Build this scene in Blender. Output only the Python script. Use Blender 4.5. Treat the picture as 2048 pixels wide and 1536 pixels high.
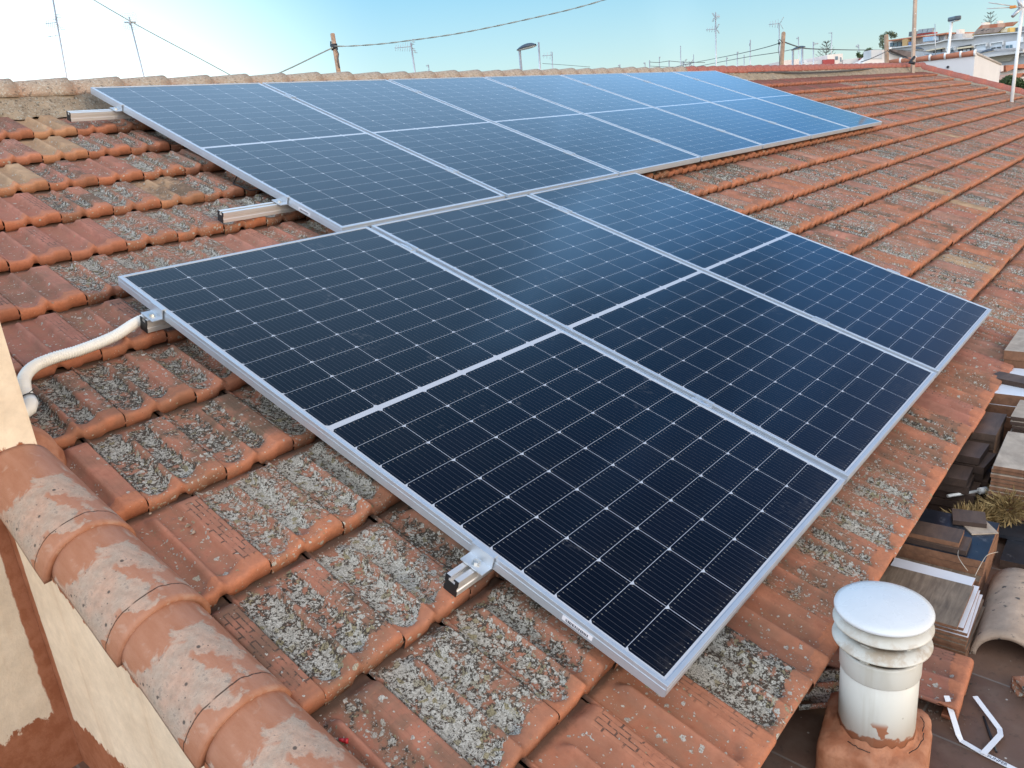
import bpy, bmesh, math, random
import numpy as np
from mathutils import Matrix, Vector

S = bpy.context.scene
for _o in list(bpy.data.objects):
    bpy.data.objects.remove(_o, do_unlink=True)
COL = S.collection
rnd = random.Random(7)
PI = math.pi

# ------------------------------------------------------------------ camera
F_PX, IMW, IMH = 1570.5206, 2048.0, 1536.0
CAM = Vector((-1.19658659, -2.81800736, 0.37429743))
CR = (Vector((0.63338747, -0.76843939, -0.09122072)),      # right
      Vector((-0.29718355, -0.13270833, -0.94555298)),     # down
      Vector((0.7144944, 0.62601071, -0.31242334)))        # forward
cam = bpy.data.cameras.new('camera')
camo = bpy.data.objects.new('camera', cam)
COL.objects.link(camo)
cam.sensor_width = 36.0
cam.lens = F_PX / IMW * 36.0
cam.clip_start = 0.05
cam.clip_end = 3000
m = Matrix((CR[0], -CR[1], -CR[2])).transposed().to_4x4()
m.translation = CAM
camo.matrix_world = m
S.camera = camo

# ------------------------------------------------------------------ sky, sun, exposure
SUN_EL, SUN_AZ = math.radians(13), math.radians(166)       # azimuth from +Y, clockwise
W = bpy.data.worlds.new('World')
S.world = W
W.use_nodes = True
wn, wl = W.node_tree.nodes, W.node_tree.links
wn.clear()
w_out = wn.new('ShaderNodeOutputWorld')
w_sky = wn.new('ShaderNodeTexSky')
w_sky.sky_type = 'NISHITA'
w_sky.sun_disc = False
w_sky.sun_elevation = SUN_EL
w_sky.sun_rotation = SUN_AZ
w_sky.altitude = 20
w_sky.air_density = 1.0
w_sky.dust_density = 0.6
w_sky.ozone_density = 1.0
w_bg = wn.new('ShaderNodeBackground')
w_bg.inputs['Strength'].default_value = 0.05
wl.new(w_sky.outputs[0], w_bg.inputs['Color'])
# thin bright cloud veil low in the west, part of the sky itself
w_tc = wn.new('ShaderNodeTexCoord')
def wmath(op, a, b=None, c=None):
    n = wn.new('ShaderNodeMath'); n.operation = op
    for i, v in enumerate((a, b, c)):
        if v is None: continue
        if isinstance(v, (int, float)): n.inputs[i].default_value = v
        else: wl.new(v, n.inputs[i])
    return n.outputs[0]
def wmap(v, a, b, c, d, smooth=True):
    n = wn.new('ShaderNodeMapRange'); n.interpolation_type = 'SMOOTHSTEP' if smooth else 'LINEAR'
    wl.new(v, n.inputs[0])
    for i, x in enumerate((a, b, c, d)): n.inputs[i + 1].default_value = x
    return n.outputs[0]
w_sep = wn.new('ShaderNodeSeparateXYZ')
wl.new(w_tc.outputs['Generated'], w_sep.inputs[0])
def wdot(d):
    n = wn.new('ShaderNodeVectorMath'); n.operation = 'DOT_PRODUCT'
    wl.new(w_tc.outputs['Generated'], n.inputs[0]); n.inputs[1].default_value = Vector(d).normalized()
    return n.outputs['Value']
west = wmap(wdot((-0.17, 0.98, 0.05)), 0.60, 0.95, 0.0, 1.0)
low = wmap(w_sep.outputs['Z'], 0.0, 0.45, 1.0, 0.0)
w_rp = wn.new('ShaderNodeValToRGB')
_st = [(0.0, (0.27, 0.36, 0.38)), (0.06, (0.18, 0.32, 0.39)), (0.16, (0.075, 0.255, 0.39)), (0.32, (0.09, 0.27, 0.45)), (0.60, (0.24, 0.42, 0.58)), (1.0, (0.42, 0.58, 0.72))]
while len(w_rp.color_ramp.elements) < len(_st): w_rp.color_ramp.elements.new(0.5)
for _e, (_p, _c) in zip(w_rp.color_ramp.elements, _st): _e.position = _p; _e.color = (*_c, 1)
wl.new(w_sep.outputs['Z'], w_rp.inputs[0])
w_no = wn.new('ShaderNodeTexNoise'); w_no.inputs['Scale'].default_value = 1.6; w_no.inputs['Detail'].default_value = 5
w_mp = wn.new('ShaderNodeMapping'); w_mp.inputs['Scale'].default_value = (0.9, 3.2, 1.6); w_mp.inputs['Rotation'].default_value = (0.2, 0.5, -0.5)
wl.new(w_tc.outputs['Generated'], w_mp.inputs[0]); wl.new(w_mp.outputs[0], w_no.inputs['Vector'])
cl = wmap(w_no.outputs[0], 0.50, 0.75, 0.0, 1.0)
def wbg(col, strength):
    n = wn.new('ShaderNodeBackground')
    if isinstance(col, tuple): n.inputs['Color'].default_value = (*col, 1)
    else: wl.new(col, n.inputs['Color'])
    if isinstance(strength, (int, float)): n.inputs['Strength'].default_value = strength
    else: wl.new(strength, n.inputs['Strength'])
    return n
# clear sky: pale at the horizon, higher up bright in the west (+Y) and deep blue in the east
w_r2 = wn.new('ShaderNodeValToRGB')
_st = [(0.0, (0.03, 0.06, 0.154)), (0.20, (0.0, 0.046, 0.150)), (0.35, (0.015, 0.095, 0.246)), (0.45, (0.046, 0.165, 0.36)), (0.58, (0.14, 0.31, 0.54)), (0.86, (0.38, 0.63, 0.93)), (1.0, (0.43, 0.66, 0.96))]
while len(w_r2.color_ramp.elements) < len(_st): w_r2.color_ramp.elements.new(0.5)
for _e, (_p, _c) in zip(w_r2.color_ramp.elements, _st): _e.position = _p; _e.color = (*_c, 1)
wl.new(wmap(w_sep.outputs['Y'], -0.2, 0.8, 0.0, 1.0, False), w_r2.inputs[0])
hi = wmap(w_sep.outputs['Z'], 0.17, 0.27, 0.0, 1.0)
w_bg2 = wbg(w_rp.outputs[0], wmath('SUBTRACT', 1.0, hi))
w_bg6 = wbg(w_r2.outputs[0], wmath('MULTIPLY', wmath('MULTIPLY', wmath('MULTIPLY', hi, wmath('MULTIPLY_ADD', cl, 0.75, 0.86)), wmap(w_sep.outputs['Z'], 0.22, 0.45, 2.3, 1.38)), wmap(w_sep.outputs['Z'], 0.55, 0.85, 1.0, 0.5)))
# unseen bright sky lobe added behind the viewer as fill light
w_bg7 = wbg((0.92, 0.94, 0.96), wmath('MULTIPLY', wmap(wdot((-0.72, -0.28, 0.62)), 0.50, 1.0, 0.0, 1.0), 1.65))
# bright thin cloud low in the west
w_bg3 = wbg((1.0, 0.98, 0.92), wmath('ADD', wmath('MULTIPLY', wmath('MULTIPLY', wmath('MULTIPLY', west, low), wmath('SUBTRACT', 1.0, hi)), 0.9), wmath('MULTIPLY', cl, 0.03)))
# warm afterglow on the sun's side
glow = wmath('MULTIPLY', wmap(wdot((math.sin(SUN_AZ), math.cos(SUN_AZ), 0.1)), 0.1, 1.0, 0.0, 1.0), wmap(w_sep.outputs['Z'], 0.0, 0.6, 1.0, 0.0))
w_bg4 = wbg((1.0, 0.74, 0.50), wmath('MULTIPLY', glow, 1.1))
prev = w_bg.outputs[0]
for b in (w_bg2, w_bg3, w_bg6, w_bg7, w_bg4):
    a = wn.new('ShaderNodeAddShader'); wl.new(prev, a.inputs[0]); wl.new(b.outputs[0], a.inputs[1]); prev = a.outputs[0]
wl.new(prev, w_out.inputs['Surface'])

sun = bpy.data.lights.new('sun', 'SUN')
sun.energy = 0.85
sun.angle = math.radians(15)
sun.color = (1.0, 0.78, 0.54)
suno = bpy.data.objects.new('sun', sun)
COL.objects.link(suno)
sd = Vector((math.sin(SUN_AZ) * math.cos(SUN_EL), math.cos(SUN_AZ) * math.cos(SUN_EL), math.sin(SUN_EL)))
suno.rotation_euler = (-sd).to_track_quat('-Z', 'Y').to_euler()
suno.location = sd * 30

S.view_settings.view_transform = 'Standard'
S.view_settings.look = 'None'
S.view_settings.gamma = 1
S.view_settings.exposure = 0.66

# ------------------------------------------------------------------ helpers
TH = math.radians(20.0)                                     # roof slope
ROOF = Matrix.Rotation(TH, 4, 'X')
def uwn(u, w, n): return ROOF @ Vector((u, w, n))
def ray(x, y): return CR[0] * ((x - IMW / 2) / F_PX) + CR[1] * ((y - IMH / 2) / F_PX) + CR[2]
def at_d(x, y, d): return CAM + ray(x, y) * d
def at_z(x, y, z):
    r = ray(x, y); return CAM + r * ((z - CAM.z) / r.z)
def px(n, d): return n * d / F_PX                           # photo pixels to metres at depth d

class NT:
    def __init__(s, name):
        s.mat = bpy.data.materials.new(name); s.mat.use_nodes = True
        s.n, s.l = s.mat.node_tree.nodes, s.mat.node_tree.links
        s.bsdf = s.n['Principled BSDF']
    def new(s, t, **k):
        n = s.n.new(t)
        for a, b in k.items(): setattr(n, a, b)
        return n
    def put(s, sock, v):
        if v is None: return
        if isinstance(v, (int, float)):
            if sock.type in ('RGBA', 'VECTOR'):
                sock.default_value = (v, v, v, 1) if sock.type == 'RGBA' else (v, v, v)
            else: sock.default_value = v
        elif isinstance(v, (tuple, list)):
            sock.default_value = (*v, 1) if (sock.type == 'RGBA' and len(v) == 3) else v
        else: s.l.new(v, sock)
    def set(s, **k):
        for a, v in k.items(): s.put(s.bsdf.inputs[a.replace('_', ' ')], v)
    def math(s, op, a, b=None, c=None, clamp=False):
        n = s.new('ShaderNodeMath', operation=op, use_clamp=clamp)
        for i, v in enumerate((a, b, c)): s.put(n.inputs[i], v)
        return n.outputs[0]
    def vmath(s, op, a, b=None):
        n = s.new('ShaderNodeVectorMath', operation=op)
        s.put(n.inputs[0], a); s.put(n.inputs[1], b)
        return n.outputs[0]
    def add(s, a, b): return s.math('ADD', a, b)
    def sub(s, a, b): return s.math('SUBTRACT', a, b)
    def mul(s, a, b): return s.math('MULTIPLY', a, b)
    def mr(s, v, a, b, c=0.0, d=1.0, smooth=True):
        n = s.new('ShaderNodeMapRange', interpolation_type='SMOOTHSTEP' if smooth else 'LINEAR')
        s.put(n.inputs[0], v)
        for i, x in enumerate((a, b, c, d)): s.put(n.inputs[i + 1], x)
        return n.outputs[0]
    def mix(s, f, a, b, mode='MIX'):
        n = s.new('ShaderNodeMix', data_type='RGBA', blend_type=mode)
        s.put(n.inputs[0], f); s.put(n.inputs[6], a); s.put(n.inputs[7], b)
        return n.outputs[2]
    def ramp(s, f, stops, interp='LINEAR'):
        n = s.new('ShaderNodeValToRGB'); cr = n.color_ramp; cr.interpolation = interp
        while len(cr.elements) < len(stops): cr.elements.new(0.5)
        for e, (p, c) in zip(cr.elements, stops): e.position = p; e.color = (*c, 1)
        s.put(n.inputs[0], f)
        return n.outputs[0]
    def obj(s): return s.new('ShaderNodeTexCoord').outputs['Object']
    def mapping(s, v, scale=(1, 1, 1), rot=(0, 0, 0), loc=(0, 0, 0)):
        n = s.new('ShaderNodeMapping'); s.put(n.inputs[0], v)
        n.inputs['Scale'].default_value = scale; n.inputs['Rotation'].default_value = rot; n.inputs['Location'].default_value = loc
        return n.outputs[0]
    def noise(s, v, scale, detail=4, rough=0.55, dist=0.0, color=False):
        n = s.new('ShaderNodeTexNoise'); s.put(n.inputs['Vector'], v)
        n.inputs['Scale'].default_value = scale; n.inputs['Detail'].default_value = detail
        n.inputs['Roughness'].default_value = rough; n.inputs['Distortion'].default_value = dist
        return n.outputs['Color' if color else 'Fac']
    def vor(s, v, scale, feature='F1', rand=1.0):
        n = s.new('ShaderNodeTexVoronoi', feature=feature); s.put(n.inputs['Vector'], v)
        n.inputs['Scale'].default_value = scale; n.inputs['Randomness'].default_value = rand
        return n.outputs
    def attr(s, name):
        n = s.new('ShaderNodeAttribute'); n.attribute_name = name
        return n.outputs
    def sep(s, v):
        n = s.new('ShaderNodeSeparateXYZ'); s.put(n.inputs[0], v)
        return n.outputs
    def bump(s, h, strength=0.5, dist=0.01):
        n = s.new('ShaderNodeBump'); s.put(n.inputs['Height'], h)
        n.inputs['Strength'].default_value = strength; n.inputs['Distance'].default_value = dist
        s.l.new(n.outputs[0], s.bsdf.inputs['Normal'])
        return n.outputs[0]

def simple(name, col, rough=0.6, metal=0.0, var=0.15, scale=12, bump=0.0, bscale=60, spots=None, spec=0.5):
    t = NT(name); co = t.obj()
    n1 = t.noise(co, scale, 5, 0.6)
    f = t.mr(n1, 0.3, 0.7, 1 - var, 1 + var, False)
    c = t.mix(1.0, col, f, 'MULTIPLY')
    if spots:
        sc, thr, scol = spots
        c = t.mix(t.mr(t.noise(co, sc, 4, 0.65), thr, thr + 0.08), c, scol)
    t.set(Base_Color=c, Metallic=metal)
    t.set(Roughness=t.mr(t.noise(co, scale * 2.3, 3), 0.3, 0.7, max(rough - 0.08, 0.02), min(rough + 0.08, 1), False))
    t.bsdf.inputs['Specular IOR Level'].default_value = spec
    if bump: t.bump(t.noise(co, bscale, 4, 0.6), bump, 0.004)
    return t.mat

class MB:
    """collects shapes, builds ONE mesh object"""
    def __init__(s): s.v, s.f, s.mi, s.sm = [], [], [], []
    def add(s, vs, fs, mi=0, smooth=False):
        b = len(s.v); s.v += [tuple(x) for x in vs]
        for f in fs: s.f.append(tuple(i + b for i in f)); s.mi.append(mi); s.sm.append(smooth)
    def box(s, lo, hi, mat=None, mi=0, bev=0.0):
        x0, y0, z0 = lo; x1, y1, z1 = hi
        if bev <= 0:
            vs = [(x0, y0, z0), (x1, y0, z0), (x1, y1, z0), (x0, y1, z0), (x0, y0, z1), (x1, y0, z1), (x1, y1, z1), (x0, y1, z1)]
            fs = [(0, 3, 2, 1), (4, 5, 6, 7), (0, 1, 5, 4), (1, 2, 6, 5), (2, 3, 7, 6), (3, 0, 4, 7)]
        else:
            bm = bmesh.new(); bmesh.ops.create_cube(bm, size=1)
            for v in bm.verts: v.co = Vector(((x0 + x1) / 2 + v.co.x * (x1 - x0), (y0 + y1) / 2 + v.co.y * (y1 - y0), (z0 + z1) / 2 + v.co.z * (z1 - z0)))
            bmesh.ops.bevel(bm, geom=bm.edges[:], offset=bev, segments=2, affect='EDGES', profile=0.6)
            bm.verts.index_update()
            vs = [v.co.copy() for v in bm.verts]; fs = [tuple(v.index for v in f.verts) for f in bm.faces]; bm.free()
        if mat is not None: vs = [mat @ Vector(v) for v in vs]
        s.add(vs, fs, mi)
    def tube(s, pts, r, seg=10, mi=0, caps=True, closed=False, smooth=True):
        pts = [Vector(p) for p in pts]; n = len(pts)
        rs = r if isinstance(r, (list, tuple)) else [r] * n
        vs, fs = [], []
        up = None
        for i, p in enumerate(pts):
            a = pts[(i - 1) % n] if (i > 0 or closed) else p
            b = pts[(i + 1) % n] if (i < n - 1 or closed) else p
            d = (b - a).normalized()
            if up is None:
                up = Vector((0, 0, 1)) if abs(d.z) < 0.9 else Vector((1, 0, 0))
            x = d.cross(up)
            if x.length < 1e-6: x = d.orthogonal()
            x.normalize(); y = x.cross(d).normalized(); up = y
            for k in range(seg):
                t = 2 * PI * k / seg
                vs.append(p + x * (math.cos(t) * rs[i]) + y * (math.sin(t) * rs[i]))
        m_ = n if closed else n - 1
        for i in range(m_):
            for k in range(seg):
                a = i * seg + k; b = i * seg + (k + 1) % seg; j = ((i + 1) % n) * seg
                fs.append((a, b, j + (k + 1) % seg, j + k))
        s.add(vs, fs, mi, smooth)
        if caps and not closed:
            b = len(s.v) - n * seg
            s.f.append(tuple(b + k for k in reversed(range(seg)))); s.mi.append(mi); s.sm.append(False)
            s.f.append(tuple(b + (n - 1) * seg + k for k in range(seg))); s.mi.append(mi); s.sm.append(False)
    def lathe(s, prof, seg=48, center=(0, 0, 0), mi=0, smooth=True):
        cx, cy, cz = center; vs, fs = [], []
        for r, z in prof:
            for k in range(seg):
                t = 2 * PI * k / seg; vs.append((cx + r * math.cos(t), cy + r * math.sin(t), cz + z))
        for i in range(len(prof) - 1):
            for k in range(seg):
                fs.append((i * seg + k, i * seg + (k + 1) % seg, (i + 1) * seg + (k + 1) % seg, (i + 1) * seg + k))
        s.add(vs, fs, mi, smooth)
    def prism(s, poly, z0, z1, mat=None, mi=0):
        n = len(poly)
        vs = [(x, y, z0) for x, y in poly] + [(x, y, z1) for x, y in poly]
        fs = [tuple(reversed(range(n))), tuple(range(n, 2 * n))] + [(i, (i + 1) % n, n + (i + 1) % n, n + i) for i in range(n)]
        if mat is not None: vs = [mat @ Vector(v) for v in vs]
        s.add(vs, fs, mi)
    def build(s, name, mats, parent=None, origin=None, smooth_angle=None):
        me = bpy.data.meshes.new(name)
        o_ = Vector(origin) if origin is not None else None
        me.from_pydata([Vector(v) - o_ for v in s.v] if o_ is not None else s.v, [], s.f)
        if not isinstance(mats, (list, tuple)): mats = [mats]
        for m_ in mats: me.materials.append(m_)
        me.polygons.foreach_set('material_index', s.mi)
        me.polygons.foreach_set('use_smooth', s.sm)
        me.update()
        o = bpy.data.objects.new(name, me); COL.objects.link(o)
        if parent is not None: o.parent = parent
        elif o_ is not None: o.location = o_
        return o

def tag(o, label=None, cat=None, group=None, kind=None):
    if label: o['label'] = label
    if cat: o['category'] = cat
    if group: o['group'] = group
    if kind: o['kind'] = kind
    return o
def empty(name, loc=(0, 0, 0), rot=(0, 0, 0)):
    o = bpy.data.objects.new(name, None); COL.objects.link(o)
    o.empty_display_size = 0.1
    o.location = loc; o.rotation_euler = rot
    return o
def copy_tree(o, parent=None):
    c = o.copy(); COL.objects.link(c)
    if parent is not None: c.parent = parent
    for ch in list(o.children): copy_tree(ch, c)
    return c
# ------------------------------------------------------------------ materials of the roof
def tile_material(name='weathered_terracotta', attr=True, lich_default=0.5):
    t = NT(name)
    if attr:
        tuv = t.attr('tuv')['Vector']; tr = t.attr('trnd')['Vector']
        s_, t_, h_ = t.sep(tuv)[0:3]; r1, r2, r3 = t.sep(tr)[0:3]
        off = t.vmath('SCALE', tr); t.n[-1].inputs['Scale'].default_value = 37.0
        co = t.vmath('ADD', t.obj(), off)
    else:
        co = t.obj(); s_, t_, h_, r1, r2, r3 = 0.5, 0.5, 0.0, 0.25, lich_default, 0.5
    n_big = t.noise(co, 7, 4, 0.6)
    n_mid = t.noise(co, 26, 5, 0.65)
    n_flk = t.noise(co, 105, 4, 0.7)
    n_fin = t.noise(co, 320, 3, 0.6)
    base = t.ramp(r1, [(0.0, (0.43, 0.165, 0.088)), (0.28, (0.41, 0.172, 0.108)), (0.5, (0.385, 0.157, 0.108)), (0.72, (0.44, 0.225, 0.160)), (0.86, (0.25, 0.085, 0.066)), (0.93, (0.45, 0.285, 0.165)), (1.0, (0.49, 0.33, 0.195))]) if attr else None
    if base is None:
        base = (0.42, 0.15, 0.075)
    c = t.mix(1.0, base, t.mr(n_mid, 0.3, 0.7, 0.72, 1.22, False), 'MULTIPLY')
    # clean fired nose of each tile, a little brighter
    if attr:
        nose = t.mr(t.add(t.attr('lift')['Fac'], t.mul(t.sub(t.add(t.mul(n_mid, 0.5), t.mul(n_flk, 0.5)), 0.5), 3.2)), 0.50, 0.60)
        c = t.mix(t.mul(nose, t.mr(t.math('FRACT', t.mul(r3, 5.1)), 0.0, 1.0, 0.45, 0.8, False)), c, t.mix(1.0, (0.47, 0.172, 0.082), t.mr(n_flk, 0.3, 0.7, 0.75, 1.15, False), 'MULTIPLY'))
    else: nose = 0.0
    # brown grey weathering and shade painted into the channels, in one film
    film_shade = t.mul(t.mr(t.add(n_big, t.mul(n_mid, 0.5)), 0.58, 0.88), t.mr(r3, 0.0, 1.0, 0.22, 0.95, False) if attr else 0.5)
    if attr: film_shade = t.math('MAXIMUM', film_shade, t.mul(t.mul(t.mr(h_, 0.45, 0.0), t.mr(n_mid, 0.38, 0.60)), t.mr(r3, 0.0, 1.0, 0.30, 0.75, False)))
    film_shade = t.mul(film_shade, t.sub(1.0, t.mul(nose, 0.45)))
    c = t.mix(film_shade, c, (0.125, 0.082, 0.055))
    # stamped brick pattern on the side ribbon
    if attr:
        cb = t.new('ShaderNodeCombineXYZ'); t.put(cb.inputs[0], t_); t.put(cb.inputs[1], s_)
        br = t.new('ShaderNodeTexBrick'); t.put(br.inputs['Vector'], cb.outputs[0])
        br.offset = 0.5
        for k, v in (('Scale', 1.0), ('Mortar Size', 0.0075), ('Mortar Smooth', 0.3), ('Brick Width', 0.145), ('Row Height', 0.060)): br.inputs[k].default_value = v
        rib = t.mul(t.mul(t.mr(s_, 0.72, 0.735), t.mr(s_, 0.965, 0.95)), t.mul(t.mr(t_, 0.13, 0.16), t.mr(t_, 0.90, 0.87)))
        grid = t.mul(t.mul(br.outputs['Fac'], rib), t.mr(t.add(n_mid, t.mul(t.sub(n_flk, .5), .6)), 0.43, 0.55))
        grid = t.mul(grid, t.mr(t.math('FRACT', t.mul(r3, 7.3)), 0.25, 0.6))
        c = t.mix(t.mul(grid, 0.8), c, (0.045, 0.035, 0.030))
    # lichen
    cov = r2
    region = t.sub(1.0, t.mul(nose, t.mr(t.math('FRACT', t.mul(r1, 13.7)), 0.0, 1.0, 0.62, 1.0, False) if attr else 1.0))
    if attr:
        region = t.mul(region, t.sub(1.0, t.mul(t.mr(t.add(h_, t.mul(t.sub(n_mid, .5), .5)), 0.30, 0.85), t.mr(r2, 0.6, 1.0, 0.80, 0.30, False))))
        region = t.mul(region, t.mr(t.add(t_, t.mul(t.sub(n_mid, .5), .3)), 0.0, 0.13))
    patch = t.mr(t.add(t.mul(n_big, 0.7), t.mul(n_mid, 0.5)), 0.42, 0.74)
    amt = t.mul(t.mul(cov, region), t.add(0.55, t.mul(patch, 0.70)))
    c = t.mix(t.math('MINIMUM', t.mul(t.mul(amt, 0.95), t.mr(n_mid, 0.32, 0.55)), 0.82), c, t.mix(n_flk, (0.10, 0.072, 0.048), (0.20, 0.15, 0.10)))
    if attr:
        lap_shade = t.mul(t.mr(t.add(t_, t.mul(t.sub(n_mid, .5), .10)), 0.075, 0.01), 0.8)  # dark band painted below the upper tile's lip, deepens the shade in the gaps
        c = t.mix(lap_shade, c, (0.060, 0.042, 0.030))
    nn = t.add(t.mul(n_mid, 0.5), t.mul(n_flk, 0.5))
    dark_thr = t.sub(0.70, t.mul(amt, t.mr(r3, 0.0, 1.0, 0.20, 0.40, False) if attr else 0.2))
    dark = t.mr(t.sub(nn, dark_thr), 0.0, 0.035)
    c = t.mix(t.mul(dark, 0.93), c, t.mix(n_fin, (0.022, 0.019, 0.016), (0.075, 0.062, 0.048)))
    wob = t.vmath('ADD', co, t.vmath('MULTIPLY', t.noise(co, 60, 3, 0.6, color=True), (0.014, 0.014, 0.014)))
    v1 = t.vor(wob, 70); v2 = t.vor(wob, 165)
    k1 = t.sep(v1['Color']); k2 = t.sep(v2['Color'])
    f1 = t.mul(t.mr(t.sub(v1['Distance'], t.mul(k1[0], 0.62)), 0.0, -0.07), t.math('LESS_THAN', k1[1], t.mul(amt, 0.80)))
    f2 = t.mul(t.mr(t.sub(v2['Distance'], t.mul(k2[0], 0.70)), 0.0, -0.09), t.math('LESS_THAN', k2[1], t.mul(amt, 0.95)))
    flk2 = t.noise(co, 135, 4, 0.72, 0.3)
    flake = t.mr(t.sub(t.add(t.mul(flk2, 0.75), t.mul(n_mid, 0.25)), t.sub(0.655, t.mul(amt, 0.175))), 0.0, 0.018)
    lich = t.math('MAXIMUM', t.math('MAXIMUM', f1, f2), flake)
    lich = t.mul(lich, t.mr(n_fin, 0.32, 0.42))
    lc = t.mix(t.mr(k1[2], 0.78, 0.95), t.mix(k2[2], (0.55, 0.53, 0.465), (0.36, 0.34, 0.29)), (0.30, 0.26, 0.155))
    lc = t.mix(t.mr(n_fin, 0.35, 0.65), t.mix(1.0, lc, 0.62, 'MULTIPLY'), lc)
    c = t.mix(t.mul(lich, 0.95), c, lc)
    # scattered specks
    v3 = t.vor(co, 95)
    sp = t.mul(t.mr(v3['Distance'], 0.14, 0.08), t.math('LESS_THAN', t.sep(v3['Color'])[0], 0.16))
    c = t.mix(t.mul(sp, 0.85), c, t.mix(t.math('GREATER_THAN', t.sep(v3['Color'])[1], 0.55), (0.05, 0.04, 0.03), (0.42, 0.40, 0.34)))
    t.set(Base_Color=c, Roughness=0.86)
    t.bsdf.inputs['Specular IOR Level'].default_value = 0.25
    hgt = t.add(t.add(t.mul(lich, 0.5), t.mul(n_fin, 0.35)), t.mul(n_mid, 0.5))
    if attr: hgt = t.sub(hgt, t.mul(t.mul(br.outputs['Fac'], rib), 0.9))
    t.bump(hgt, 0.55, 0.004)
    return t.mat

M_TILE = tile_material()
M_TILE_LOOSE = tile_material('loose_terracotta', attr=False, lich_default=0.25)

def mortar_material(name, col, lichen):
    t = NT(name); co = t.obj()
    n1 = t.noise(co, 9, 5, 0.65); n2 = t.noise(co, 70, 4, 0.7); n3 = t.noise(co, 260, 3)
    c = t.mix(1.0, col, t.mr(n1, 0.3, 0.7, 0.65, 1.3, False), 'MULTIPLY')
    c = t.mix(t.mul(t.mr(n2, 0.56, 0.62), lichen), c, (0.05, 0.045, 0.038))
    c = t.mix(t.mul(t.mr(t.noise(co, 90, 4, 0.7), 0.55, 0.60), lichen), c, (0.38, 0.38, 0.33))
    t.set(Base_Color=c, Roughness=0.92)
    t.bump(t.add(n2, n3), 0.8, 0.008)
    return t.mat
M_MORTAR = mortar_material('ridge_mortar', (0.30, 0.235, 0.165), 0.8)

def cap_material():
    """aged pinkish barrel tile, its joints smeared with terracotta paint"""
    t = NT('painted_barrel_tile'); co = t.obj()
    cu = t.sep(t.attr('tuv')['Vector']); ph, tt = cu[0], cu[1]
    n1 = t.noise(co, 11, 5, 0.6); n2 = t.noise(co, 60, 5, 0.65); n3 = t.noise(co, 240, 3, 0.6); n4 = t.noise(co, 22, 4, 0.6, 0.4)
    c = t.mix(t.mr(n1, 0.35, 0.65), (0.41, 0.270, 0.200), (0.37, 0.300, 0.240))
    c = t.mix(1.0, c, t.mr(n2, 0.3, 0.7, 0.78, 1.2, False), 'MULTIPLY')
    c = t.mix(t.mul(t.mr(t.add(n2, t.mul(n1, 0.5)), 0.82, 0.94), 0.55), c, (0.15, 0.13, 0.115))
    v = t.vor(co, 55)
    sp = t.mul(t.mr(v['Distance'], 0.30, 0.16), t.math('LESS_THAN', t.sep(v['Color'])[0], 0.07))
    c = t.mix(t.mul(t.mr(n3, 0.56, 0.66), 0.35), c, (0.16, 0.125, 0.10))
    c = t.mix(t.mul(sp, 0.85), c, (0.045, 0.042, 0.04))
    v = t.vor(co, 130)
    sp = t.mul(t.mr(v['Distance'], 0.30, 0.16), t.math('LESS_THAN', t.sep(v['Color'])[0], 0.10))
    c = t.mix(t.mul(sp, 0.8), c, (0.06, 0.055, 0.05))
    # paint: both ends and the flank that faces the wall
    n0 = t.noise(co, 6.5, 3, 0.5)
    wob = t.mul(t.sub(t.add(t.mul(n0, 0.75), t.mul(n4, 0.25)), 0.5), 1.25)
    e1 = t.mr(t.add(tt, wob), 0.79, 0.825)
    e0 = t.mr(t.add(t.sub(1.0, tt), wob), 0.71, 0.745)
    fl = t.mr(t.add(t.sub(1.0, ph), t.mul(wob, 0.7)), 0.73, 0.765)
    paint = t.math('MAXIMUM', t.math('MAXIMUM', e1, e0), fl)
    pc = t.mix(t.mr(t.noise(t.mapping(co, (1, 0.25, 1)), 26, 4, 0.6), 0.3, 0.7), (0.300, 0.122, 0.064), (0.365, 0.175, 0.108))
    pc = t.mix(t.mul(t.mr(n4, 0.56, 0.68), 0.5), pc, (0.41, 0.265, 0.195))
    c = t.mix(t.mul(paint, 0.95), c, pc)
    crk = t.math('ABSOLUTE', t.sub(t.add(tt, t.mul(t.sub(n4, 0.5), 0.03)), 0.873))
    crk = t.mul(t.mr(crk, 0.006, 0.002), t.mr(n1, 0.40, 0.48))
    c = t.mix(t.mul(crk, 0.9), c, (0.03, 0.015, 0.01))
    t.set(Base_Color=c, Roughness=t.mr(paint, 0, 1, 0.9, 0.62, False))
    t.bsdf.inputs['Specular IOR Level'].default_value = 0.3
    t.bump(t.add(t.mul(t.add(n2, n3), t.sub(1.0, t.mul(paint, 0.6))), t.mul(paint, 0.7)), 0.5, 0.003)
    return t.mat
M_CAP = cap_material()

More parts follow.
